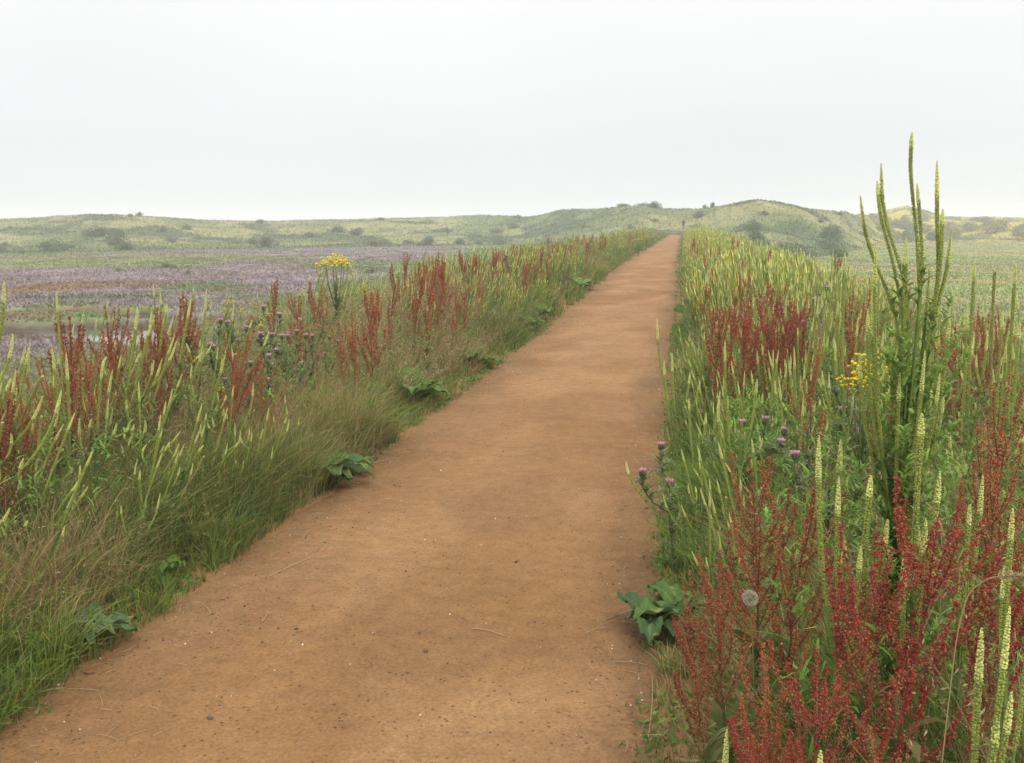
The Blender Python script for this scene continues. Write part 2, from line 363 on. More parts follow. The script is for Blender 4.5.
# dunes: hummocky ridge far behind the marsh, given by its distance and height along each bearing
SKY = np.array([(-300,222,250,150),(-60,221,240,150),(0,219,240,150),(50,217,235,150),(90,214.5,232,152),(130,216,236,155),(200,220,244,158),(300,221,255,165),(400,218,262,172),(448,217,262,176),(480,214,258,180),(525,217,250,180),
    (580,212,235,150),(640,206.5,220,128),(665,210,215,120),(700,210,205,116),(722,205,195,110),(758,199.5,190,105),(795,206,200,112),(840,213,225,135),(868,215,300,170),(885,211,400,205),(905,207,415,215),(925,211,420,225),(945,216.5,420,235),(1024,217.5,430,240),(1300,218,440,240)], float)
_ds = np.array([ray(p, y) for p, y in SKY[:, :2]]); _az = np.arctan2(_ds[:, 0], _ds[:, 1]); _tan = _ds[:, 2]/np.hypot(_ds[:, 0], _ds[:, 1])
def dune_z(az, r):
    Rr = np.interp(az, _az, SKY[:, 2]); F0 = np.interp(az, _az, SKY[:, 3]); H = EYE+Rr*np.interp(az, _az, _tan)
    x = r*np.sin(az); y = r*np.cos(az)
    t = (r-F0)/(Rr-F0); n = fbm(x/26.0, y/26.0, 4, 6); n1 = fbm(x/9.0+7, y/9.0, 3, 16)
    up = sstep(0, 1, t)**.8
    rise = MARSH+(H-MARSH)*(.62*up+.38*sstep(.45, 1.0, t))
    amp = np.clip(t*4, 0, 1)*(1-.50*sstep(.75, .95, t)*(1-sstep(1.05, 1.3, t)))*(H-MARSH)*.55
    z = rise+amp*(n-.52)+amp*.60*(n1-.5)
    z = np.where(t > 1, np.minimum(z, H)-.022*(r-Rr), z)
    return np.where(t < 0, MARSH-.05+(t*6), z+.0)
def dune_col(x, y, flat=0):
    n = fbm(x/16.0, y/16.0, 4, 61); c = lerp((.135, .165, .066), (.245, .245, .105), sstep(.36, .62, n))
    c = lerp(c, (.075, .105, .045), 1.0*sstep(.515, .59, fbm(x/13.0+9, y/13.0, 4, 71)))
    c = lerp(c, (.30, .27, .13), .5*sstep(.60, .72, fbm(x/6.0+9, y/6.0, 3, 81)))
    az = np.arctan2(x, y); r = np.hypot(x, y); F0 = np.interp(az, _az, SKY[:, 3])
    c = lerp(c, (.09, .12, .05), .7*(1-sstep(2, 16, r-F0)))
    R0 = np.interp(az, _az, SKY[:, 2]); t = (r-F0)/(R0-F0); mid = sstep(_az[14], _az[14]+.02, az)*(1-sstep(_az[19], _az[19]+.03, az)); mid = mid*(1-sstep(.30, .55, t+.5*(fbm(x/9.0, y/9.0, 3, 19)-.5)))
    c = lerp(c, lerp((.11, .145, .07), (.18, .20, .09), sstep(.45, .62, fbm(x/4.0, y/4.0, 2, 29))), .8*mid)
    right = sstep(_az[20]-.02, _az[20]+.02, az)
    band = lerp((.085, .11, .045), (.42, .36, .06), sstep(.46, .58, fbm(x/5.0, y/9.0, 3, 91)))
    return lerp(c, band, right*.85)
azs = np.concatenate([np.arange(-1.15, -.74, .01), np.arange(-.74, .36, .0011), np.arange(.36, .9, .01)]); rs = np.concatenate([np.arange(98, 270, 1.3), np.arange(270, 620, 5)])
AZ, RR = np.meshgrid(azs, rs); XX, YY = RR*np.sin(AZ), RR*np.cos(AZ)
_h, _w = AZ.shape; _i = (np.arange(_h-1)[:, None]*_w+np.arange(_w-1)[None]).ravel()
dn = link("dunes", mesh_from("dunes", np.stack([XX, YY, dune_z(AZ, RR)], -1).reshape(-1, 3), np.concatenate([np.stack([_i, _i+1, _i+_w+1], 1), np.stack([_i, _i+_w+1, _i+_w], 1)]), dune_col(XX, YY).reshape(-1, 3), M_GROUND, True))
tag(dn, "low hummocky dunes with pale marram grass behind the marsh", kind="structure")
def top_z(x, y):
    x = np.asarray(x, float); y = np.asarray(y, float)
    a = np.arctan2(x, y); r = np.hypot(x, y)
    return np.maximum(gz(x, y), np.where((a > -1.15) & (a < .9) & (r > 98), dune_z(a, np.maximum(r, 98)), -99))

# haze
def haze_box(x0, x1, y0, y1, z0, z1, dens):
    me = bpy.data.meshes.new("haze")
    v = [(x, y, z) for z in (z0, z1) for y in (y0, y1) for x in (x0, x1)]
    me.from_pydata(v, [], [(0,2,3,1),(4,5,7,6),(0,1,5,4),(2,6,7,3),(0,4,6,2),(1,3,7,5)])
    m, t = new_mat("haze"); p = t.nodes.new("ShaderNodeVolumePrincipled"); p.inputs["Color"].default_value = (1, 1, 1, 1); p.inputs["Density"].default_value = dens; p.inputs["Anisotropy"].default_value = 0.0
    o_ = t.nodes.new("ShaderNodeOutputMaterial"); t.links.new(p.outputs[0], o_.inputs["Volume"]); me.materials.append(m)
    o = link("haze", me); tag(o, "thin pale sea haze over the marsh and dunes", kind="stuff"); return o
haze_box(-670, 680, -70, 730, -4.6, 14.0, .0013)

# ------------------------------------------------------------------ plant builders
GREEN = (.190, .280, .044); STRAW = (.46, .33, .16); OLIVE = (.15, .165, .05)
CAPS = (.315, .385, .080); PALE = (.66, .69, .24); CRIMSON = (.33, .045, .034); RUST = (.41, .135, .050)
REC = []          # every individual plant: dict(o, kind, x, y, n, h, lean)

def place(root_name, parts, x, y, z=None, rz=0.0, sc=1.0, lean=(0, 0)):
    """a thing: an Empty at the plant's foot (or one mesh when it has no parts) with copies of the parts under it.
    parts: list of (name, mesh, [sub-parts])"""
    if z is None: z = float(gz(x, y))
    if len(parts) == 1 and not parts[0][2]:
        r = bpy.data.objects.new(root_name, parts[0][1]); COL.objects.link(r)
    else:
        r = bpy.data.objects.new(root_name, None); COL.objects.link(r); r.empty_display_size = .1
        for nm, me, subs in parts:
            p = bpy.data.objects.new(nm, me); COL.objects.link(p); p.parent = r
            for sn, sm in subs:
                q = bpy.data.objects.new(sn, sm); COL.objects.link(q); q.parent = p
    r.location = (x, y, z-.01)
    q = Vector((0, 0, 1)).rotation_difference(Vector((lean[0], lean[1], 1)).normalized()) @ Quaternion((0, 0, 1), rz)
    r.rotation_mode = 'QUATERNION'; r.rotation_quaternion = q; r.scale = (sc, sc, sc)
    return r

def sample(pts, s):
    k = len(pts); q = np.clip(s, 0, 1)*(k-1); i = np.minimum(q.astype(int), k-2); f = (q-i)[:, None]
    return pts[i]*(1-f)+pts[i+1]*f
def spike(m, pts, r0, rg, lod, tip=.28, ripe=0.0):
    """one weld spike along pts: rows of green seed capsules, pale flowers near the pointed tip"""
    Ln = np.linalg.norm(np.diff(pts, axis=0), axis=1).sum()
    tl = min(.055+.075*rg.random(), Ln*.42); st = 1-tl/Ln
    if rg.random() < .10: st = .965; ripe = 1.0
    def rad(s):
        a = (s-st)/(1-st)
        return r0*np.where(s < st, .80+.17*s, 1.02*np.maximum(1-a**1.6, 0)**.55)
    if lod >= 2:
        s = np.array([0, st-.05, st+.05*(1-st), 1.0]); P = sample(pts, s)
        C = np.array([CAPS, CAPS, PALE, PALE])*rg.uniform(.85, 1.15)
        tube(m, P, np.array([.5, .75, .85, .10])*r0*1.1, C, 3); return
    step = .0052 if lod == 0 else .0105; around = 6 if lod == 0 else 4
    rows = int(Ln/step); s = (np.repeat(np.arange(rows), around)+rg.uniform(-.4, .4, rows*around))/rows
    ang = np.tile(np.arange(around), rows)*2*math.pi/around+np.repeat(np.arange(rows), around)*1.1+rg.uniform(-.3, .3, rows*around)
    keep = s > .02+.06*rg.random(len(s)); s = np.clip(s[keep], 0, 1); ang = ang[keep]
    P = sample(pts, s); r = rad(s)
    P = P+np.stack([np.cos(ang), np.sin(ang), 0*ang], 1)*(r*.72)[:, None]
    k = sstep(st-.01, st+.03, s+rg.uniform(-.02, .02, len(s)))
    cap = lerp(CAPS, (.29, .215, .09), np.clip(rg.random(len(s))*(.3+ripe), 0, 1)); C = lerp(cap, PALE, k)*rg.uniform(.78, 1.18, (len(s), 1))
    sz = (r*.42+.0006)*(1 if lod == 0 else 1.35)
    blobs(m, P, sz, C, rg, squash=(1, 1, 1.1))
    tube(m, sample(pts, np.array([0, .35, .7, .985])), np.array([.5, .5, .5, .1])*r0, np.array([CAPS, CAPS, CAPS, PALE])*.9, 5)
def lin_leaves(m, pts, n, ln, rg, s0=.05, s1=.9, col=(.135, .220, .055)):
    s = rg.uniform(s0, s1, n); P = sample(pts, s); az = rg.uniform(0, 6.28, n)
    h = ln*(1-.45*s)*rg.uniform(.5, 1.1, n)
    blades(m, P, h*.62, ln*.11*rg.uniform(.7, 1.3, n), rg.uniform(.6, 1.5, n), az, jit(col, n, .22, rg), jit(np.array(col)*1.15, n, .2, rg), 3, rg.uniform(.1, .7, n), None, rg, .6)
def weld_variant(seed, lod, H, nsp, spread=.16, r0=.0066, ripe=0.0, long_=.55):
    rg = np.random.default_rng(seed); stem = M(); spk = []
    top = np.array([rg.uniform(-.04, .04), rg.uniform(-.04, .04), H])
    main = curve((0, 0, 0), top, rg.uniform(-.02, .02, 3)*(1, 1, 0), 9)
    tube(stem, sample(main, np.linspace(0, .6, 5)), [.0052, .005, .0045, .004, .0036], (.13, .18, .05), 5 if lod < 2 else 3)
    if lod < 2: lin_leaves(stem, main, 70 if lod == 0 else 34, .09, rg, .02, .62)
    else: lin_leaves(stem, main, 9, .16, rg, .02, .7)
    for k in range(nsp):
        if k == 0: pts = sample(main, np.linspace(.5, 1, 9))
        else:
            a = k*2.4+rg.uniform(-.5, .5); s = rg.uniform(.22, .60); p0 = sample(main, np.array([s]))[0]
            hh = H*rg.uniform(.62, .97); d = np.array([math.cos(a), math.sin(a), 0])*spread*rg.uniform(.45, 1.1)
            p1 = np.array([p0[0]+d[0], p0[1]+d[1], max(hh, p0[2]+.12)])
            br = curve(p0, p1, d*.28+np.array([rg.uniform(-.02, .02), rg.uniform(-.02, .02), -.01]), 10); br = br+np.sin(np.linspace(0, 1, 10)*rg.uniform(3, 8)+rg.uniform(0, 6))[:, None]*np.linspace(0, 1, 10)[:, None]*np.array([rg.uniform(-.014, .014), rg.uniform(-.014, .014), 0])
            cut = rg.uniform(.25, 1-long_+.1)
            tube(stem, sample(br, np.linspace(0, cut+.03, 4)), [.0034, .0032, .003, .003], (.14, .19, .05), 4 if lod < 2 else 3)
            if lod < 2: lin_leaves(stem, br, 16 if lod == 0 else 8, .055, rg, .02, cut+.1)
            pts = sample(br, np.linspace(cut, 1, 9))
        mm = M(); spike(mm, pts, r0*rg.uniform(.82, 1.1), rg, lod, ripe=ripe); spk.append(mm)
    return stem, spk
def weld_parts(seed, lod, H, nsp, **k):
    st, sp = weld_variant(seed, lod, H, nsp, **k)
    if lod >= 2:
        for q in sp: st.add(*q.arrays())
        return [("weld_plant", st.mesh("weld_far", M_SPIKE), [])]
    return [("stem", st.mesh("weld_stem", M_PLANT), [])]+[("flower_spike", q.mesh("weld_spike", M_SPIKE), []) for q in sp]

def dock_variant(seed, lod, H, nb, spread, col, dens=1.0):
    rg = np.random.default_rng(seed); stem = M(); head = M()
    def panicle(pts, s0, r):
        Ln = np.linalg.norm(np.diff(pts, axis=0), axis=1).sum()*(1-s0)
        step = (.0042, .0085, .018)[lod]; n = int(Ln/step*(6.2, 3.6, 2.5)[lod]*dens)
        s = s0+(1-s0)*rg.random(n); s = np.where(rg.random(n) < .6, np.round(s*Ln/.02)/(Ln/.02), s); s = np.clip(s, s0, 1)
        P = sample(pts, s)+rg.normal(size=(n, 3))*(r*(1.05-.65*s))[:, None]*.80
        c = jit(col, n, .42, rg); rust = rg.random(n) < .10+.35*(1-s); c[rust] = jit((.34, .19, .075), int(rust.sum()), .2, rg)
        blobs(head, P, (.0030, .0056, .0100)[lod]*rg.uniform(.65, 1.25, n), c, rg, (1, .85, .5))
    main = curve((0, 0, 0), (rg.uniform(-.06, .06), rg.uniform(-.06, .06), H), rg.uniform(-.03, .03, 3)*(1, 1, 0), 9)
    sc_ = (.26, .13, .07)
    tube(stem, main, np.linspace(.0042, .0015, 9), np.array([(.15, .13, .05)]*4+[sc_]*5), 4)
    panicle(main, .45, .010)
    for k in range(nb):
        a = k*2.4+rg.uniform(-.6, .6); s = rg.uniform(.25, .82); p0 = sample(main, np.array([s]))[0]
        ln = H*rg.uniform(.22, .48)*(1.1-.5*s); out_ = spread*rg.uniform(.35, 1.0)
        d = np.array([math.cos(a), math.sin(a), 0])*ln*out_
        p1 = p0+d+np.array([0, 0, ln*.85]); br = curve(p0, p1, d*.22, 8)
        tube(stem, br, np.linspace(.0022, .001, 8), sc_, 3)
        panicle(br, .12, .0095)
    n = (16, 9, 4)[lod]
    az = rg.uniform(0, 6.28, n); b = sample(main, rg.uniform(.0, .35, n))
    blades(stem, b, rg.uniform(.10, .22, n), rg.uniform(.018, .04, n), rg.uniform(.5, 1.3, n), az, jit((.13, .20, .055), n, .25, rg), jit((.25, .20, .08), n, .3, rg), 4, .5, None, rg, .6)
    return stem, head
def dock_parts(seed, lod, H, nb, spread, col, dens=1.0):
    st, hd = dock_variant(seed, lod, H, nb, spread, col, dens)
    if lod >= 2:
        st.add(*hd.arrays()); return [("dock_plant", st.mesh("dock_far", M_SPIKE), [])]
    return [("stem", st.mesh("dock_stem", M_PLANT), []), ("seed_head", hd.mesh("dock_seed_head", M_SPIKE), [])]

def thistle_parts(seed, lod, H, nh, open_=.7):
    rg = np.random.default_rng(seed); fol = M(); heads = []
    main = curve((0, 0, 0), (rg.uniform(-.05, .05), rg.uniform(-.05, .05), H*.85), rg.uniform(-.02, .02, 3), 8)
    tube(fol, main, np.linspace(.006, .003, 8), (.12, .16, .08), 5)
    tips = [(main, 1.0)]
    for k in range(nh-1):
        a = k*2.4+rg.uniform(-.4, .4); p0 = sample(main, np.array([rg.uniform(.3, .85)]))[0]
        d = np.array([math.cos(a), math.sin(a), 0])*rg.uniform(.08, .26)
        br = curve(p0, p0+d+np.array([0, 0, rg.uniform(.14, .34)]), d*.3, 7); tips.append((br, .9)); tube(fol, br, np.linspace(.004, .0025, 7), (.12, .16, .08), 4)
    for br, q in tips:
        n = 34 if br is main else 20
        if lod: n //= 2
        s = rg.uniform(.02, .92, n); P = sample(br, s); az = rg.uniform(0, 6.28, n); ln = .13*(1.1-.6*s)
        rows = 5
        # lobed spiny leaf: a midrib ribbon with pointed side lobes
        pts = blades(fol, P, ln*.6, .014, rg.uniform(.8, 1.6, n), az, jit((.17, .24, .07), n, .2, rg), jit((.22, .28, .09), n, .2, rg), 4, .4, None, rg)
        if lod == 0:
            for j in (1, 2, 3):
                for sd in (-1, 1):
                    blades(fol, pts[:, j], .018, .007, 1.3, az+sd*1.2, jit((.155, .22, .10), n, .2, rg), (.30, .31, .18), 2, .1, None, rg)
        h = M(); b = M(); t = br[-1]; r = .015 if rg.random() < open_ else .008
        n2 = 60 if lod == 0 else 24
        u = rg.normal(size=(n2, 3)); u /= np.linalg.norm(u, axis=1, keepdims=True)
        cup = M(); blobs(cup, t+u*np.array([r, r, r*1.15])*.8+np.array([0, 0, r*.4]), r*.38, jit((.13, .16, .07), n2, .3, rg), rg)
        if r > .012:
            n3 = 90 if lod == 0 else 34; a = rg.uniform(0, 6.28, n3); rr = rg.uniform(0, r*.8, n3)
            blades(b, t+np.stack([np.cos(a)*rr, np.sin(a)*rr, np.full(n3, r*1.1)], 1), rg.uniform(.010, .016, n3), .0028, rr/r*1.2, a, jit((.70, .28, .50), n3, .2, rg), jit((.84, .46, .66), n3, .2, rg), 2, 0, None, rg, .3)
            heads.append(("flower_head", cup.mesh("thistle_cup", M_PLANT), [("petal_tuft", b.mesh("thistle_petals", M_SPIKE))]))
        else: heads.append(("flower_bud", cup.mesh("thistle_bud", M_PLANT), []))
    return [("leafy_stem", fol.mesh("thistle_foliage", M_PLANT), [])]+heads

def ragwort_parts(seed, H, ncl, spread=.16, big=1.0):
    rg = np.random.default_rng(seed); fol = M(); out_ = []
    main = curve((0, 0, 0), (0, 0, H*.8), rg.uniform(-.02, .02, 3), 8); tube(fol, main, np.linspace(.006, .004, 8), (.14, .17, .06), 5)
    n = 90; s = rg.uniform(0, .95, n); P = sample(main, s); az = rg.uniform(0, 6.28, n)
    pts = blades(fol, P, .085*(1.1-.4*s), .014, rg.uniform(.7, 1.4, n), az, jit((.14, .23, .06), n, .2, rg), jit((.16, .26, .07), n, .2, rg), 4, .4, None, rg)
    for j in (1, 2, 3):
        for sd in (-1, 1): blades(fol, pts[:, j], .02, .008, 1.2, az+sd*1.1, jit((.09, .17, .05), n, .2, rg), jit((.11, .20, .06), n, .2, rg), 2, .1, None, rg)
    for k in range(ncl):
        a = k*2.4; d = np.array([math.cos(a), math.sin(a), 0])*spread*math.sqrt((k+.3)/ncl)
        top = np.array([0, 0, H])+d+np.array([0, 0, -.09*(k+.3)/ncl-rg.uniform(0, .03)])
        br = curve(main[5], top-np.array([0, 0, .03]), d*.2, 6); tube(fol, br, np.linspace(.003, .002, 6), (.14, .18, .06), 4)
        m = M(); nf = 12; aa = rg.uniform(0, 6.28, nf); rr = .034*np.sqrt(rg.random(nf))*big
        ctr = top+np.stack([np.cos(aa)*rr, np.sin(aa)*rr, rg.uniform(-.02, .02, nf)], 1)
        blobs(m, ctr, .0060*big, jit((.88, .70, .02), nf, .15, rg), rg)
        for q in range(nf):
            npet = 11; pa = np.arange(npet)*2*math.pi/npet
            blades(m, np.repeat(ctr[q:q+1], npet, 0), .0035, .0045, 2.6, pa, (.86, .70, .03), (.90, .76, .04), 2, .2, pa+math.pi/2, rg, .3)
            tube(m, np.array([ctr[q]-np.array([0, 0, .028])-d*.05, ctr[q]]), [.001, .001], (.14, .2, .06), 3)
        out_.append(("flower_cluster", m.mesh("ragwort_cluster", M_SPIKE), []))
    return [("leafy_stem", fol.mesh("ragwort_foliage", M_PLANT), [])]+out_

def broad_leaf(ln, wd, rg, col, curl=.25, up=.5):
    """a wavy blade on a stalk, pointing along +X"""
    nu, nv = 24, 11; m = M(); u = np.linspace(0, 1, nu); v = np.linspace(-1, 1, nv)
    half = wd*.5*np.sin(np.pi*np.clip(u**.62, 0, 1))**.8; half[0] = wd*.13; half[-1] = .002
    U, V = np.meshgrid(u, v, indexing='ij'); stalk = ln*.28
    X = stalk+U*ln; Y = V*half[:, None]; X = X-.16*ln*(np.abs(V)**2)*(1-U)**2
    Z = stalk*up+ln*(up*U-(curl+.45*up)*U**2)+np.abs(V)*half[:, None]*.32+.011*np.sin(U*17+rg.uniform(0, 6))*np.abs(V)+.006*np.sin(V*9+U*5+rg.uniform(0, 6))
    P = np.stack([X, Y, Z], -1).reshape(-1, 3); i = (np.arange(nu-1)[:, None]*nv+np.arange(nv-1)[None]).ravel()
    f = np.concatenate([np.stack([i, i+1, i+nv+1], 1), np.stack([i, i+nv+1, i+nv], 1)])
    vein = np.clip(np.cos((U-.55*np.abs(V))*34), 0, 1)**6*.35*(np.abs(V) > .05); c = np.asarray(col)[None]*(1+vein.ravel()[:, None]+.3*(fbm(U*5+rg.uniform(0, 50), V*3, 3).ravel()[:, None]-.5)); c[(V.ravel() == 0)] = np.array(col)*1.7; yl = (fbm(U*3+rg.uniform(0, 50), V*2+rg.uniform(0, 50), 3).ravel() > .72); c[yl] = np.array((.26, .24, .06))
    m.add(P, f, c)
    tube(m, curve((0, 0, 0), (stalk+.01, 0, stalk*up), (0, 0, -.01), 5), [.005, .0045, .004, .0035, .003], (.17, .17, .07), 5)
    return m
def rosette(seed, n, ln, col=(.065, .15, .045), upr=(.2, .9)):
    rg = np.random.default_rng(seed); out_ = []
    for k in range(n):
        L_ = ln*rg.uniform(.4, 1.15); m = broad_leaf(L_, L_*rg.uniform(.55, .75), rg, np.array(col)*rg.uniform(.8, 1.25), rg.uniform(.1, .4), rg.uniform(*upr))
        v, f, c_ = m.arrays(); a = k*2.4+rg.uniform(-.4, .4); ca, sa = math.cos(a), math.sin(a)
        v = np.stack([v[:, 0]*ca-v[:, 1]*sa, v[:, 0]*sa+v[:, 1]*ca, v[:, 2]], 1)
        out_.append(("leaf", mesh_from("broad_leaf", v, f, c_, M_PLANT, True), []))
    return out_
def shrub_parts(seed, col, n=1500, fleck=None, fl=.0, leaf=.11, tall=1.0):
    rg = np.random.default_rng(seed); fo = M(); st = M(); k = rg.integers(6, 10)
    for j in range(k):
        a = rg.uniform(0, 6.28); q = rg.uniform(0, .72); c0 = np.array([math.cos(a)*q, math.sin(a)*q, rg.uniform(.30, .62)*tall*(1.15-.6*q)]); r = rg.uniform(.22, .42)
        m = n//k; u = rg.normal(size=(m, 3)); u /= np.linalg.norm(u, axis=1, keepdims=True); P = c0+u*r*rg.uniform(.55, 1.12, (m, 1))*np.array([1, 1, .85*tall])
        P = P[P[:, 2] > .02]; C = jit(np.array(col)*rg.uniform(.8, 1.3), len(P), .3, rg)
        if fleck is not None: w_ = (rg.random(len(P)) < fl)&(P[:, 2] > c0[2]-r*.4); C[w_] = jit(fleck, int(w_.sum()), .2, rg)
        cards(fo, P, leaf*rg.uniform(.6, 1.3, len(P)), leaf*.6, C, rg, .5)
        tube(st, curve((0, 0, 0), c0, (0, 0, .05), 5), [.03, .025, .02, .015, .008], (.12, .09, .06), 4)
    return [("stem", st.mesh("shrub_stem", M_FAR), []), ("foliage", fo.mesh("shrub_foliage", M_FAR), [])]

# ------------------------------------------------------------------ weld
r8 = np.random.default_rng(11)
NS = [1, 2, 3, 4, 5, 6, 7, 9]
WELD0 = [(n, weld_parts(100+i, 0, .95, n, spread=.10+.012*n)) for i, n in enumerate(NS)]
WELD1 = [(n, weld_parts(200+i, 1, .95, n, spread=.10+.012*n)) for i, n in enumerate(NS)]
used = []
def free(x, y, d):
    for a, b in used:
        if abs(a-x) < d and (a-x)**2+(b-y)**2 < d*d: return False
    used.append((x, y)); return True
def put_weld(x, y, h, lean, lod=None, idx=None, rg=r8):
    D = math.hypot(x, y); lod = (0 if D < 7.5 else 1) if lod is None else lod
    V = WELD0 if lod == 0 else WELD1; i = int(rg.integers(len(V))) if idx is None else idx
    o = place("weld_plant", V[i][1], x, y, None, rg.uniform(0, 6.28), h/.95, lean)
    REC.append(dict(o=o, kind="weld", x=x, y=y, n=V[i][0], h=h, lean=lean)); return o

def hero_weld(bpx, D, tips, seed, cut=(.3, .5), r0=.0064, leafy=60, leaf=.085, node=.35, ripe=0.0, poly=None, label=None, cat="weld plant", group=None):
    """one individually shaped weld plant: foot at distance D on the bearing of bpx, one spike per tip"""
    rg = np.random.default_rng(seed); bx, by, _ = at_dist(bpx, 381, D); g = np.array([bx, by, float(gz(bx, by))]); st = M(); parts = []
    T = [np.array(at_dist(px, py, D+rg.uniform(-.10, .10)))-g for px, py in tips]
    H = max(t[2] for t in T); lowest = min(t[2] for t in T); cen = np.mean(T, axis=0); top = np.array([cen[0]*.5, cen[1]*.5, lowest*.75])
    main = curve((0, 0, 0), top, (.01, 0, 0), 8)
    tube(st, main, np.linspace(.0055, .0035, 8), (.25, .33, .08), 6); lin_leaves(st, main, leafy, leaf, rg, .05, 1.0)
    for i, t in enumerate(T):
        s = rg.uniform(node, .98); p0 = sample(main, np.array([s]))[0]
        if poly and i in poly: pts = np.array([p0]+[np.array(at_dist(px, py, D+.03*math.sin(i*2.1)))-g for px, py in poly[i]][::-1]+[t])
        else:
            d = t-p0; pts = curve(p0, t, np.array([d[0], d[1], 0])*.22, 9)
        fine = sample(pts, np.linspace(0, 1, 24))
        for _ in range(2): fine[1:-1] = (fine[:-2]+2*fine[1:-1]+fine[2:])/4
        c = rg.uniform(*cut)
        tube(st, sample(fine, np.linspace(0, c+.03, 5)), .0034, (.22, .30, .075), 5); lin_leaves(st, fine, 18, leaf*.7, rg, .02, c+.12)
        m = M(); spike(m, sample(fine, np.linspace(c, 1, 20)), r0*rg.uniform(.85, 1.08), rg, 0, ripe=ripe); parts.append(("flower_spike", m.mesh("weld_spike", M_SPIKE), []))
    if leafy > 300:
        for k in range(96):
            a = k*2.4; z0 = rg.uniform(.30, 1.14); p0 = np.array([top[0]*z0/1.5, top[1]*z0/1.5, z0]); d = np.array([math.cos(a), math.sin(a), 0])*rg.uniform(.05, .17)
            lin_leaves(st, curve(p0, p0+d+np.array([0, 0, rg.uniform(.1, .3)]), d*.2, 6), 26, .075, rg, .0, 1.0, (.21, .32, .07))
    o = place("weld_plant", [("stem", st.mesh("weld_stem", M_PLANT), [])]+parts, bx, by, g[2]+.01)
    tag(o, label, cat, group); used.append((bx, by)); return o
GH = "weld plants at the front of the right verge"
hero_weld(908, 2.7, [(912,131),(937,159),(881,162),(877,180),(860,194),(917,182),(943,208),(952,226),(906,236),(876,240),(930,262),(894,317),(868,308),(905,330),(950,318),(885,345),(925,350),(860,352),(940,372),(900,372),(873,300)], 1, cut=(.22, .36), r0=.0053, leafy=301, leaf=.13, node=.62, ripe=.1,
    poly={0:[(910,167),(914,211),(922,278),(915,345)],1:[(937,219),(939,270),(928,350)],2:[(882,200),(888,230),(902,270),(912,320)],3:[(880,215),(893,262),(905,320)],4:[(865,234),(876,266),(892,300),(902,345)],5:[(920,219),(923,262),(918,330)],6:[(941,254),(935,310)],7:[(947,270),(937,306)],8:[(906,278),(905,340)]},
    label="giant branching weld plant rising far above the horizon, tallest of all")
hero_weld(848, 2.65, [(819,434),(839,475),(841,438),(871,474),(845,539),(868,557),(888,518),(861,545)], 2, r0=.0084, label="weld plant with eight pale spikes directly behind the crimson dock", group=GH)
hero_weld(922, 2.6, [(922,412),(926,517),(918,525),(940,470),(905,545)], 3, r0=.0084, label="weld plant with five spikes below the giant branching weld", group=GH)
hero_weld(975, 2.6, [(983,474),(970,503),(962,560)], 4, r0=.0068, label="weld plant with three thin spikes behind the crimson dock's outer side", group=GH)
hero_weld(1030, 2.1, [(1013,507),(1005,564),(1040,540)], 5, r0=.0062, label="weld plant cut by the photo's right edge at half height", group=GH)
hero_weld(1000, 1.75, [(982,626),(1010,604),(1012,690),(998,712)], 6, r0=.0064, leafy=30, label="weld plant with four spikes in the bottom right corner", group=GH)
hero_weld(822, 1.9, [(821,749),(800,790)], 7, cut=(.5, .6), r0=.0064, leafy=20, label="short weld plant with its pale tip just inside the photo's bottom edge", group=GH)
hero_weld(722, 2.15, [(727,728),(750,800)], 8, cut=(.4, .5), r0=.0064, leafy=20, label="short green weld plant in the grass by the path at the bottom edge", group=GH)
hero_weld(686, 5.6, [(657,317),(664,360),(672,352),(690,372),(700,380)], 9, r0=.0070, label="weld plant leaning out over the path's right edge, furthest out of all", group=GH)
hero_weld(672, 4.6, [(626,461)], 10, cut=(.3, .35), r0=.007, leafy=30, ripe=.4, label="single dark weld spike lying outward over the path beside the lone thistle", group=GH)
hero_weld(-110, 3.6, [(4,280),(13,333),(-28,260),(-35,300)], 12, r0=.0062, label="tall pale weld plant cut by the photo's left edge, against the marsh", group="weld plants standing out against the marsh")
for i, (px, D, tp, lb) in enumerate([(850, 4.6, [(845,252),(838,300)], "slim tall weld standing just left of the giant weld, against the field"), (915, 4.4, [(908,350),(922,330),(900,372)], "weld with three spikes right behind the yellow ragwort of the right verge"),
        (975, 4.4, [(975,258),(968,300),(988,330)], "tall weld first to the right of the giant weld"), (1000, 4.7, [(995,268),(1003,310)], "tall weld second to the right of the giant weld"), (1015, 4.2, [(1016,262),(1020,320),(1006,345)], "tall weld at the photo's right edge against the field"),
        (700, 5.0, [(689,398),(706,412),(720,390)], "weld leaning to the path just behind the lone thistle"), (745, 4.6, [(725,340),(718,402),(757,378),(742,420)], "weld with long pale spikes in front of the red dock group")]):
    hero_weld(px, D, tp, 30+i, r0=.0066, leaf=.08, label=lb, group=GH)
hero_weld(170, 7.4, [(153,283),(160,290),(147,318)], 50, r0=.0064, label="tall weld with a lone spike above the red docks against the marsh", group="weld plants standing out against the marsh")
hero_weld(60, 5.0, [(56,290),(52,345),(66,352)], 51, r0=.0064, label="slender weld between the two leftmost red docks", group="weld plants standing out against the marsh")

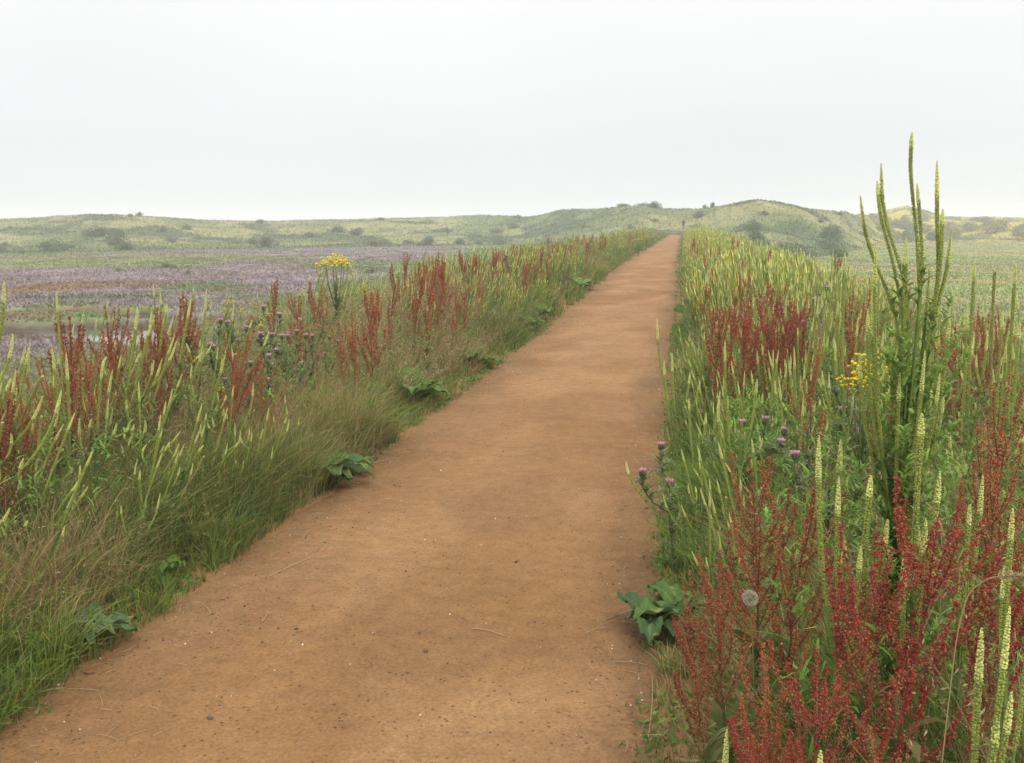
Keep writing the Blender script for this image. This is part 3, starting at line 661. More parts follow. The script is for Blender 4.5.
GD = "red dock plants at the front of the right verge"
DOCK0 = [dock_parts(300+i, 0, .8, nb, sp, c, d) for i, (nb, sp, c, d) in enumerate([(24, .62, CRIMSON, .8), (22, .78, CRIMSON, .8), (20, .6, (.33, .085, .04), .75), (18, .5, RUST, .8), (12, .35, RUST, 1), (15, .4, (.28, .07, .038), 1)])]
DOCK1 = [dock_parts(320+i, 1, .8, nb, sp, c) for i, (nb, sp, c) in enumerate([(12, .32, (.36, .095, .045)), (10, .25, RUST), (13, .4, (.38, .09, .04)), (9, .22, (.30, .12, .05))])]
DOCK2 = [dock_parts(340+i, 2, .8, nb, sp, c) for i, (nb, sp, c) in enumerate([(9, .3, (.32, .09, .04)), (8, .25, RUST), (9, .3, (.32, .12, .05))])]
def put_dock(x, y, h, v, lean=(0, 0), label=None, group=None, lod=None):
    D = math.hypot(x, y); lod = (0 if D < 7 else 1 if D < 20 else 2) if lod is None else lod; V = (DOCK0, DOCK1, DOCK2)[lod]
    o = place("dock_plant", V[v % len(V)], x, y, None, r8.uniform(0, 6.28), h/.8, lean); used.append((x, y))
    if label: tag(o, label, "dock plant", group)
    else: REC.append(dict(o=o, kind="dock", x=x, y=y, n=0, h=h, lean=lean, v=v))
    return o
for px, D, h, v, ln, lb in [(768, 2.95, .90, 2, (-.05, 0), "rusty red dock with feathery heads, rearmost of the front red group"), (802, 2.8, .92, 3, (.02, 0), "orange-red dock beside the weld with eight pale spikes"),
        (752, 2.65, .74, 2, (-.08, 0), "rusty red dock leaning toward the path above the pale seed clock"), (785, 2.3, .62, 3, (0, 0), "orange-brown dock low in the middle of the front red group"), (732, 2.5, .62, 5, (-.15, 0), "dark red dock nearest the path in the front red group"),
        (882, 2.25, .86, 0, (.02, 0), "bright crimson dock in the bottom right, with thick upright heads"), (915, 2.4, .92, 1, (.10, 0), "crimson dock spreading toward the right edge below the giant weld"), (850, 2.1, .66, 1, (-.05, 0), "crimson dock with low arching heads beside the bottom edge"),
        (945, 2.35, .85, 0, (.28, 0), "crimson dock leaning strongly toward the photo's right edge"), (795, 2.05, .55, 0, (-.1, 0), "short dark crimson dock at the bottom edge beside the grass fringe"), (905, 2.0, .55, 3, (.05, 0), "short rust dock at the bottom edge under the crimson docks"),
        (905, 3.6, 1.0, 5, (0, 0), "dark red dock in front of the giant weld's leafy stem"), (1010, 3.6, 1.05, 3, (0, 0), "russet dock by the right edge under the tall welds"), (985, 3.3, .9, 3, (.05, 0), "brownish red dock left of the russet one at the right edge"), (828, 4.9, .95, 4, (-.05, 0), "rust dock standing alone just left of the yellow ragwort")]:
    x, y, _ = at_dist(px, 381, D); put_dock(x, y, h, v, ln, lb, GD)
GD2 = "red docks in the middle of the right verge"
for px, D, h, v in [(712, 7.6, .95, 0), (720, 7.0, .98, 2), (726, 7.9, .9, 2), (706, 8.3, .9, 0), (745, 6.6, .95, 0), (752, 7.4, 1.0, 2), (765, 6.8, .98, 0), (778, 6.3, .95, 5), (790, 6.9, 1.0, 0), (785, 7.5, 1.0, 2), (758, 8.6, 1.0, 0), (768, 9.3, 1.0, 2), (840, 7.2, 1.05, 3), (700, 11.5, .9, 0), (694, 13, .85, 2), (712, 13.5, .95, 0), (735, 12.0, .95, 2), (860, 6.2, 1.1, 4)]:
    x, y, _ = at_dist(px, 381, D); put_dock(x, y, h, v)
for px, D, h, v, ln in [(146, 6.7, 1.05, 2, (.05, 0)), (128, 6.4, .95, 3, (-.1, 0)), (163, 7.0, 1.08, 2, (.12, 0)), (152, 6.1, .95, 5, (.05, 0)), (186, 7.3, 1.05, 3, (.1, 0)), (66, 5.9, 1.05, 5, (0, 0)), (80, 5.7, .98, 3, (.05, 0)), (100, 6.2, 1.08, 2, (0, 0)), (48, 5.4, .9, 3, (0, 0)), (22, 5.2, .85, 3, (-.05, 0)),
        (8, 4.9, .85, 5, (0, 0)), (-12, 4.7, .85, 5, (0, 0)), (195, 6.0, .85, 4, (.3, .1)), (222, 6.3, .9, 2, (.25, 0)), (315, 9.5, 1.0, 3, (0, 0)), (300, 9.0, .95, 4, (0, 0)), (395, 11.6, 1.05, 3, (0, 0)), (418, 11.2, 1.1, 2, (0, 0)), (432, 11.9, 1.15, 3, (0, 0)), (410, 10.8, 1.0, 1, (0, 0)), (448, 12.3, 1.1, 2, (0, 0)), (288, 8.0, .8, 3, (.1, 0)), (325, 9.4, 1.0, 1, (0, 0))]:
    x, y, _ = at_dist(px, 381, D); put_dock(x, y, h, v, ln)

GT = "purple thistles in the verges"
def put_thistle(px, D, h, seed, nh, label, op=.7):
    x, y, _ = at_dist(px, 381, D); o = place("thistle", thistle_parts(seed, 0 if D < 8 else 1, h, nh, op), x, y, None, r8.uniform(0, 6.28)); tag(o, label, "thistle", GT); used.append((x, y))
put_thistle(682, 4.5, .50, 1, 3, "lone purple-headed thistle at the right edge of the path", 1.0)
put_thistle(806, 4.5, .84, 2, 5, "thistle with a bright purple head among weld in mid right verge")
put_thistle(748, 4.9, .72, 3, 4, "thistle with two purple heads in front of the red dock group")
put_thistle(800, 8.2, .98, 4, 8, "dark bushy thistle behind the red dock group on the right verge")
put_thistle(790, 7.6, .92, 41, 6, "thistle with small purple heads beside the dark bushy thistle")
put_thistle(848, 5.2, .92, 5, 5, "thistle with a pink head just left of the yellow ragwort")
put_thistle(835, 4.0, .6, 6, 3, "low grey-green thistle in front of the yellow ragwort")
for i, (px, D, h, lb) in enumerate([(236, 7.8, .95, "tallest thistle beside the marsh, behind the left red docks"), (262, 7.2, .85, "thistle with lilac heads in the middle of the left thistle patch"), (285, 7.4, .85, "thistle at the far right of the left thistle patch"), (250, 6.6, .75, "thistle at the front of the left thistle patch"), (222, 6.9, .85, "thistle next to the leftmost red docks"), (310, 7.9, .8, "thistle with lilac heads by the straw-coloured grass"), (275, 8.4, .95, "thistle behind the left thistle patch against the marsh"), (330, 8.6, .75, "small thistle in straw-coloured grass of the left verge"),
        (505, 15.5, 1.05, "pink-headed thistle far along the left verge beyond the weld patch"), (516, 16.5, 1.0, "thistle farthest along the left verge"), (490, 14.5, 1.0, "thistle just before the pink-headed one on the left verge"), (470, 14, 1.1, "grey-green thistle behind the tall red docks of the left verge")]):
    put_thistle(px, D, h, 60+i, 6, lb, .8)
for i_rag, (px, D, h, seed, ncl, sp, lb) in enumerate([(338, 10.0, 1.24, 1, 14, .16, "yellow ragwort standing tall against the lilac marsh"), (868, 3.9, 1.06, 2, 10, .075, "yellow ragwort in flower on the right verge below the giant weld"), (898, 4.7, .85, 3, 4, .08, "smaller ragwort beside the yellow one on the right verge"), (232, 7.5, 1.02, 4, 4, .10, "ragwort with orange-yellow heads above the left thistle patch"), (268, 7.7, .88, 5, 3, .10, "thin ragwort inside the left thistle patch"), (218, 6.3, .6, 6, 1, .03, "tiny ragwort with a single yellow head low in the left verge"), (368, 11, .9, 7, 3, .08, "thin ragwort right of the tall yellow one"), (636, 47, 1.1, 8, 10, .3, "orange-yellow ragwort far along the left verge near the path's end"), (643, 56, 1.1, 9, 8, .3, "farthest ragwort on the left verge"), (704, 60, 1.2, 10, 8, .3, "ragwort at the far end of the right verge")]):
    x, y, _ = at_dist(px, 381, D); o = place("ragwort", ragwort_parts(seed, h*(1 if D < 20 else .8), ncl, sp, (1.6, 1.2)[i_rag] if i_rag < 2 else .8 if D < 20 else 1.6), x, y); tag(o, lb, "ragwort", "yellow ragwort plants"); used.append((x, y))

for i, (px, py, n, ln, col, upr, lb) in enumerate([(398, 405, 10, .27, (.085, .165, .032), (.3, 1.1), "bright green burdock half way along the left path edge"), (303, 482, 11, .20, (.07, .135, .04), (.2, .8), "dark green burdock at the left path edge before the straw grass"), (332, 470, 6, .15, (.10, .185, .04), (.2, .6), "pale green burdock touching the dark one at the left path edge"), (50, 642, 7, .155, (.085, .15, .06), (.1, .6), "blue-green burdock drooping onto the path, nearest at the left"), (150, 571, 2, .10, (.10, .185, .04), (.0, .2), "single round dock leaf flat at the left path edge"),
        (660, 634, 5, .125, (.065, .125, .04), (.1, .7), "burdock spreading onto the path's right edge near the red docks"), (690, 625, 6, .17, (.085, .165, .04), (.3, .9), "burdock half hidden in grass beside the one on the right path edge"), (462, 368, 7, .22, (.085, .155, .036), (.3, .9), "burdock at the left path edge before the weld patch"), (512, 331, 9, .28, (.09, .165, .036), (.3, 1.), "large burdock clump far along the left path edge"), (535, 318, 8, .26, (.085, .155, .036), (.3, 1.), "burdock behind the large far clump at the left path edge"), (575, 290, 8, .3, (.10, .18, .045), (.4, 1.), "farthest burdock at the left path edge")]):
    x, y = at(px, py, .02); x += .13 if x < -1 else -.04; o = place("burdock_plant", rosette(500+i, int(n*1.5), ln*1.12, col, upr), x, y, .07); tag(o, lb, "burdock", "broad-leaved plants at the path edges"); used.append((x, y))

# the seed clock and arching dry grass stalks
rg = np.random.default_rng(5); x, y, z = at_dist(750, 598, 2.35); g0 = float(gz(x, y)); st = M(); tube(st, curve((.03, 0, 0), (0, 0, z-g0), (.01, 0, 0), 6), .0018, (.16, .2, .07), 5)
m = M(); n = 190; u = rg.normal(size=(n, 3)); u /= np.linalg.norm(u, axis=1, keepdims=True); ctr = np.array([0, 0, z-g0])
a1 = ctr+u*.019*rg.uniform(.72, 1.06, (n, 1))
for k in range(3):
    t_ = np.cross(u, rg.normal(size=(n, 3))); t_ /= np.linalg.norm(t_, axis=1, keepdims=True); V = np.stack([a1-t_*.0045, a1+t_*.0045, a1+t_*.0045+u*.0006, a1-t_*.0045+u*.0006], 1)
    m.add(V.reshape(-1, 3), (np.arange(n)[:, None, None]*4+np.array([(0,1,2),(0,2,3)])[None]).reshape(-1, 3), (.43, .39, .34))
blobs(m, ctr+u[:40]*.003, .0022, (.25, .19, .12), rg)
o = place("dandelion_clock", [("stem", st.mesh("clock_stem", M_PLANT), []), ("seed_head", m.mesh("clock_head", M_SPIKE), [])], x, y, g0+.01); tag(o, "round pale fluffy seed clock in front of the rusty docks", "seed head")
def arch_stalk(px, D, tip, top, lb, s, straw=(.42, .33, .17)):
    rg = np.random.default_rng(s); x, y, _ = at_dist(px, 381, D); g = np.array([x, y, float(gz(x, y))]); P = [np.zeros(3)]+[np.array(at_dist(q[0], q[1], D))-g for q in top+[tip]]
    f = sample(np.array(P), np.linspace(0, 1, 26))
    for _ in range(3): f[1:-1] = (f[:-2]+2*f[1:-1]+f[2:])/4
    a = M(); tube(a, f, .0011, straw, 4); b = M(); n = 90; s_ = rg.uniform(.80, 1, n); C = sample(f, s_)+rg.normal(size=(n, 3))*.0028; cards(b, C, .009, .003, jit(straw, n, .25, rg), rg)
    o = place("grass_stalk", [("stem", a.mesh("stalk", M_PLANT), []), ("seed_head", b.mesh("stalk_head", M_SPIKE), [])], x, y, g[2]+.01); tag(o, lb, "grass stalk", "arching dry grass stalks")
arch_stalk(945, 2.5, (944,538), [(940,620),(944,560),(938,512),(922,500),(934,508)], "dry grass stalk arching over with a curved beige head below the giant weld", 1)
arch_stalk(960, 1.9, (1024,575), [(955,640),(968,592),(990,577)], "dry grass stalk bending flat toward the right edge in front of the weld spikes", 2)
arch_stalk(860, 4.0, (862,440), [(866,470),(858,412),(850,408)], "dry grass stalk with drooping head left of the giant weld's leaves", 3)

# shrubs on the dunes, along the far marsh edge and on the embankment's outer slope
SC = [(.105, .145, .055), (.12, .165, .065), (.145, .185, .075), (.155, .17, .09)]
SH = [shrub_parts(400+i, SC[i % 4], 1600) for i in range(6)]
GO = [shrub_parts(420+i, (.12, .15, .05), 1600, (.55, .42, .03), .45) for i in range(3)]
SHREC = []
def put_shrub(x, y, wd, ht, i, kind="shrub", sink=.1):
    V = GO if kind == "gorse_bush" else SH; o = place(kind, V[i % len(V)], x, y, float(top_z(x, y))-sink, r8.uniform(0, 6.28)); o.scale = (wd/2, wd/2, ht/.95)
    SHREC.append((o, kind, x, y, wd, ht)); return o
def pix_shrub(px, py, D, wpx, hpx, i, kind="shrub"):
    x, y, z = at_dist(px, py, D); put_shrub(x, y, wpx*D/FPX, max(hpx*D/FPX, .5)*1.0, i, kind)
NAMED = [(95, 234, 185, 30, 13, 0, "shrub", "broad dark shrub low on the left part of the dunes"), (118, 236, 178, 20, 10, 1, "shrub", "shrub right beside the broad dark one on the left dunes"), (140, 217, 233, 9, 5, 2, "shrub", "small shrub on the skyline of the left dunes"), (163, 229, 200, 9, 5, 1, "shrub", "left of two small shrubs half way up the left dunes"), (187, 228, 205, 11, 6, 0, "shrub", "right of two small shrubs half way up the left dunes"),
    (310, 234, 195, 12, 6, 0, "shrub", "small dark shrub in front of the long dark thicket on the dunes"), (338, 229, 215, 24, 8, 0, "shrub", "left end of the long dark thicket on the dunes"), (358, 231, 208, 26, 8, 1, "shrub", "right end of the long dark thicket on the dunes"), (165, 264, 96, 26, 6, 2, "shrub", "flat green bush standing alone in the lilac marsh"), (118, 266, 91, 14, 3, 2, "shrub", "low bush left of the flat green one in the marsh"), (188, 269, 84, 6, 3.5, 0, "shrub", "tiny dark bush in the marsh right of the flat green one"), (370, 271, 82, 13, 6, 0, "shrub", "dark bush in the marsh just behind the tall yellow ragwort"),
    (705, 210, 203, 7, 5, 0, "shrub", "small dark shrub on the skyline beyond the path's end"), (713, 208, 203, 8, 6, 1, "shrub", "upright shrub on the skyline beyond the path's end"), (622, 211, 225, 26, 5, 1, "shrub", "long low shrub on the skyline left of the path's end"), (645, 208, 220, 22, 5, 0, "shrub", "low dark shrub at the top of the dune left of the path"), (600, 229, 150, 20, 6, 1, "shrub", "dark shrub at the dune foot behind the left verge"), (625, 226, 140, 14, 5, 0, "shrub", "dark shrub above the far left verge"),
    (785, 246, 74, 30, 17, 0, "shrub", "rounded dark green shrub on the slope beside the field, nearest of all"), (772, 243, 82, 22, 12, 1, "shrub", "dark shrub behind the rounded one on the slope"), (738, 228, 92, 34, 13, 3, "shrub", "wide grey-green shrub right of the path's far end"), (722, 222, 110, 30, 10, 0, "shrub", "dark blue-green shrub closest to the path's end"), (765, 226, 105, 36, 14, 1, "shrub", "broad shrub under the high central dune"), (800, 228, 112, 34, 14, 0, "shrub", "dark shrub between the central dune and the yellow bushes"), (838, 226, 125, 34, 11, 1, "shrub", "dark shrub right below the low saddle of the dunes"), (752, 240, 84, 26, 10, 3, "shrub", "grey shrub in front of the broad one under the central dune"),
    (812, 239, 128, 20, 5, 0, "gorse_bush", "yellow-flowered bush at the corner of the green field"), (831, 235, 135, 16, 6, 1, "gorse_bush", "yellow-flowered bush right behind the first one by the field"), (800, 243, 118, 14, 4, 2, "gorse_bush", "low yellow-flecked bush next to the rounded dark shrub"), (690, 222, 118, 10, 6, 0, "gorse_bush", "yellow-flecked bush at the very end of the path"), (711, 228, 100, 7, 5, 1, "gorse_bush", "small yellow bush among the dark shrubs right of the path's end")]
for px, py, D, wpx, hpx, i, kd, lb in NAMED:
    pix_shrub(px, py, D, wpx, hpx, i, kd); tag(SHREC[-1][0], lb, "shrub", "named scrub")
r9 = np.random.default_rng(21)
NN = len(SHREC)
def scatter_shrubs(n, p0, p1, t0, t1, w0, w1, kind="shrub"):
    for _ in range(n):
        px = r9.uniform(p0, p1); d = ray(px, 222); az = math.atan2(d[0], d[1]); F0 = np.interp(az, _az, SKY[:, 3]); R0 = np.interp(az, _az, SKY[:, 2]); r = F0+(R0-F0)*r9.uniform(t0, t1)
        wd = r9.uniform(w0, w1); put_shrub(r*math.sin(az), r*math.cos(az), wd, wd*r9.uniform(.28, .45), int(r9.integers(9)), kind)
scatter_shrubs(18, -10, 640, .02, .12, 2, 5); scatter_shrubs(22, -10, 640, .2, .9, 1.2, 4); scatter_shrubs(22, 640, 860, .15, .9, 1.5, 4)
scatter_shrubs(10, 705, 865, .0, .38, 3, 6); scatter_shrubs(26, 860, 1040, .02, .7, 4, 8); scatter_shrubs(26, 860, 1040, .0, .7, 3, 8, "gorse_bush")
AREA = {"shrub": [(430, "on the left dunes"), (640, "behind the far left verge"), (860, "on the central dune"), (9999, "beyond the field")]}
cnt = {}
def bearing_px(x, y):
    v = _RX.T @ _RZ.T @ np.array([x, y, 0.0]); return 512+FPX*v[0]/-v[2]
_O = ["first","second","third","fourth","fifth","sixth","seventh","eighth","ninth","tenth","eleventh","twelfth","thirteenth","fourteenth","fifteenth","sixteenth","seventeenth","eighteenth","nineteenth"]
_T = [("twent","twenty"),("thirt","thirty"),("fort","forty"),("fift","fifty"),("sixt","sixty"),("sevent","seventy"),("eight","eighty"),("ninet","ninety")]
def ordinal(n):
    if n < 20: return _O[n-1]
    a, b = _T[n//10-2]; return a+"ieth" if n % 10 == 0 else b+"-"+_O[n % 10-1]
_sg = {}
for q in SHREC[NN:]:
    o, kd, x, y, wd, ht = q; px = bearing_px(x, y); a = [s for lim, s in AREA["shrub"] if px < lim][0]; kk = "yellow-flecked bush" if kd == "gorse_bush" else "green shrub"
    where = "at the ridge foot" if (np.hypot(x, y)-np.interp(math.atan2(x, y), _az, SKY[:, 3])) < 14 else "up the slope"
    _sg.setdefault((kk, where, a), []).append((px, o))
for (kk, where, a), v in _sg.items():
    v.sort(key=lambda q: q[0])
    for k, (px, o) in enumerate(v): tag(o, f"{kk} {where} {a}, {ordinal(k+1)} from the left", "shrub", f"{kk}s {where} {a}")

# a walker far off on the dune path
def person_at(px, D):
    x, y, _ = at_dist(px, 222, D); z = float(top_z(x, y)); m = M()
    k = 8
    def seg(p, r, c): tube(m, np.array(p), r, c, 8)
    dk, lg, sk = (.035, .033, .045), (.05, .05, .06), (.35, .22, .16)
    seg([(0,0,.80),(0,0,1.0),(0,0,1.2),(0,0,1.38),(0,0,1.45),(0,0,1.48)], [.14,.15,.17,.19,.10,.055], dk); seg([(0,0,1.46),(0,-.01,1.53),(0,-.02,1.60),(0,-.01,1.68),(0,0,1.74)], [.05,.07,.09,.085,.03], sk)
    for s in (-1, 1):
        seg([(s*.08,0,.86),(s*.09,s*.08,.48),(s*.09,s*.16,.08),(s*.09,s*.16-.1,.02)], [.095,.065,.045,.04], lg); seg([(s*.19,0,1.38),(s*.24,-s*.06,1.10),(s*.23,-s*.16,.86),(s*.23,-s*.19,.78)], [.055,.045,.035,.03], dk)
    o = link("person", m.mesh("person", M_FAR, True), None, (x, y, z)); tag(o, "tiny dark-clothed walker far off on the dune beyond the path's end", "person")
person_at(683.5, 172)

# ------------------------------------------------------------------ individual weld and dock plants filling the verges
def dens_front(x, y):            # room kept for the plants placed one by one at the front
    px = bearing_px(x, y); D = math.hypot(x, y); return (D < 3.3 and 690 < px < 960) or (D < 4.4 and 840 < px < 896) or (D < 2.9 and px > 690)
n_r = n_l = 0
for _ in range(6000):
    if n_r >= 190: break
    y = 1.7+10.5*r8.random()**.8; xr = float(edge_r(y)); v = r8.uniform(.22, 2.7); x = xr+v
    if r8.random() < .3: y = r8.uniform(3.5, 9.5); v = r8.uniform(.10, .75); x = float(edge_r(y))+v
    if dens_front(x, y) or math.hypot(x, y) < 1.7 or (v > 2.2 and r8.random() < .5): continue
    if y < 3.4 and v < .8: continue
    if not free(x, y, .13): continue
    h = (.68+.32*float(sstep(.1, 1.0, v)))*r8.uniform(.82, 1.12)
    put_weld(x, y, h, (-.28*(1-float(sstep(0, .9, v)))*r8.uniform(.3, 1.3)+r8.uniform(-.12, .10), r8.uniform(-.1, .1)), None, int(r8.integers(2, 8))); n_r += 1
for _ in range(8000):
    if n_l >= 92: break
    if r8.random() < .5: y = r8.uniform(2.9, 6.4); v = r8.uniform(.15, 1.8)
    else: y = 2.7+11.5*r8.random(); v = r8.uniform(.25, 2.7)
    xl = float(edge_l(y)); x = xl-v
    n = float(fbm(x/1.3, y/1.8, 2, 88)); patchy = n > .5 or (9.5 < y < 15) or (y < 5.8 and v < 2.0) or v > 1.7
    if (not patchy and r8.random() < .9) or (6.3 < y < 9 and v < 1.2) or not free(x, y, .14): continue
    h = (.62+.40*float(sstep(.1, 1.0, v)))*r8.uniform(.85, 1.15)*(.86 if y < 6.5 and v > 1.1 else 1)
    put_weld(x, y, h, (r8.uniform(.05, .48), r8.uniform(-.15, .15)), None, int(r8.integers(2, 8))); n_l += 1
nd = 0
for _ in range(9000):
    if nd >= 225: break
    y = 5.5+86*r8.random()**1.7; left = r8.random() < .62; v = r8.uniform(.3, 2.5); x = float(edge_l(y))-v if left else float(edge_r(y))+v
    if fbm(x/2.2, y/4.0, 3, 5 if left else 7) < .50 or not free(x, y, .16): continue
    put_dock(x, y, r8.uniform(.6, 1.1), int(r8.integers(4)), (r8.uniform(-.08, .08), 0)); nd += 1

# labels for the plants of the two verges: counted off from the nearest easily found landmark
LM = []
def lm(px, D, s): x, y, _ = at_dist(px, 381, D); LM.append((x, y, s))
lm(908, 2.7, "the giant weld"); lm(872, 4.5, "the right ragwort"); lm(678, 4.3, "the lone thistle"); lm(806, 4.5, "the bright purple thistle"); lm(800, 8.2, "the dark bushy thistle"); lm(720, 7.4, "the red dock group"); lm(828, 4.9, "the lone rust dock"); lm(768, 2.9, "the feathery rusty dock"); lm(735, 12, "the farther red docks")
lm(338, 10.5, "the marsh ragwort"); lm(262, 7.2, "the left thistle patch"); lm(146, 6.7, "the tall left red docks"); lm(66, 5.9, "the leftmost red docks"); lm(398, 8.1, "the bright green burdock"); lm(300, 5.9, "the dark green burdock"); lm(58, 3.4, "the blue-green burdock"); lm(425, 11.5, "the weld patch docks"); lm(505, 15.5, "the pink-headed thistle"); lm(686, 5.6, "the leaning weld")
ORD = ["nearest", "second", "third", "fourth", "fifth", "sixth", "seventh", "eighth", "ninth", "tenth", "eleventh", "twelfth"]
WORDN = {1: "one spike", 2: "two spikes", 3: "three spikes", 4: "four spikes", 5: "five spikes", 6: "six spikes", 7: "seven spikes", 9: "nine spikes"}
sect = {}
for r_ in REC:
    D = math.hypot(r_["x"], r_["y"]); side = "left" if r_["x"] < -1 else "right"; r_["D"] = D; r_["side"] = side
    L_ = min(LM, key=lambda q: math.hypot(q[0]-r_["x"], (q[1]-r_["y"])*.6)+(99 if (q[0] < -1) != (r_["x"] < -1) else 0))
    dpx = bearing_px(r_["x"], r_["y"])-bearing_px(L_[0], L_[1]); dD = D-math.hypot(L_[0], L_[1]); lat = dpx*D/FPX
    rel = ("behind" if dD > 0 else "in front of") if abs(dD)*.7 > abs(lat) else ("right of" if lat > 0 else "left of")
    far = D > 14; zn = "far" if D < 32 else "farthest"; r_["dist"] = D if far else math.hypot(lat, dD); sect.setdefault((r_["kind"], "far" if far else rel, zn+" "+side if far else L_[2]), []).append(r_)
for (kd, rel, l_), v in sect.items():
    v.sort(key=lambda q: q["dist"])
    for k, r_ in enumerate(v):
        side = r_["side"]; zone = "near" if r_["D"] < 6 else "middle" if r_["D"] < 14 else "far"; nm = "nearest" if k == 0 else ordinal(k+1)
        if kd == "weld":
            hh = "tall" if r_["h"] > .95 else "short" if r_["h"] < .66 else "mid-height"
            tag(r_["o"], f"{hh} weld, {WORDN[r_['n']]}, {nm} {rel} {l_}" if rel != "far" else f"{hh} weld, {nm} outward in the {l_} verge", "weld plant", f"weld plants in the {zone} part of the {side} verge")
        else:
            hh = "tall" if r_["h"] > .97 else "low"
            tag(r_["o"], f"{hh} red dock, {nm} {rel} {l_}" if rel != "far" else f"{hh} rust red dock, {nm} outward in the {l_} verge", "dock plant", f"red docks in the {zone} part of the {side} verge")

# ------------------------------------------------------------------ what nobody could count
def scatter_mesh(name, protos, xyz, rz, sc, lean, mat, label, tint=None):
    """many small copies of a few shapes in ONE mesh"""
    m = M(); which = rng.integers(0, len(protos), len(xyz))
    for i, (v, f, c_) in enumerate(protos):
        k = np.nonzero(which == i)[0]
        if not len(k): continue
        ca, sa = np.cos(rz[k])[:, None], np.sin(rz[k])[:, None]; X = v[None, :, 0]*ca-v[None, :, 1]*sa; Y = v[None, :, 0]*sa+v[None, :, 1]*ca; Z = np.broadcast_to(v[None, :, 2], X.shape)
        X = X+Z*lean[k, 0:1]; Y = Y+Z*lean[k, 1:2]; P = np.stack([X, Y, Z], -1)*sc[k, None, None]+xyz[k][:, None]
        F_ = (np.arange(len(k))[:, None, None]*len(v)+f[None]).reshape(-1, 3); C = np.broadcast_to(c_[None], P.shape)
        if tint is not None: C = C*tint[k][:, None]
        m.add(P.reshape(-1, 3), F_, C.reshape(-1, 3))
    return tag(link(name, m.mesh(name, mat)), label, kind="stuff")
far_w = []
for i in range(8):
    st, sp = weld_variant(600+i, 2, .95, [3, 4, 5, 6, 7, 8, 9, 5][i], spread=.15, r0=.0098)
    for q in sp: st.add(*q.arrays())
    far_w.append(st.arrays())
n = 3600; yy = 12+96*rng.random(n)**1.35; left = rng.random(n) < .42; v = rng.uniform(.2, 2.9, n); xx = np.where(left, edge_l(yy)-v, edge_r(yy)+v)
yy2 = np.where(left, yy+2, yy); keep = (~left)|(fbm(xx/1.6, yy2/3.0, 3, 41) > .50); xx, yy2, v, left = xx[keep], yy2[keep], v[keep], left[keep]
hs = (.62+.38*sstep(.1, 1.1, v))*rng.uniform(.7, 1.18, len(xx))*(.62+.72*fbm(xx/1.4, yy2/2.6, 2, 141)); ln = np.stack([np.where(left, rng.uniform(0, .35, len(xx)), rng.uniform(-.3, .1, len(xx))), rng.uniform(-.1, .1, len(xx))], 1)
scatter_mesh("distant_weld", far_w, np.stack([xx, yy2, gz(xx, yy2)], 1), rng.uniform(0, 6.28, len(xx)), hs, ln, M_SPIKE, "dense stand of yellow-green weld along the far verges", rng.uniform(.68, 1.2, (len(xx), 1))*np.where(left, .82, 1.0)[:, None]*np.stack([rng.uniform(.85, 1.2, len(xx)), np.ones(len(xx)), rng.uniform(.8, 1.1, len(xx))], 1))

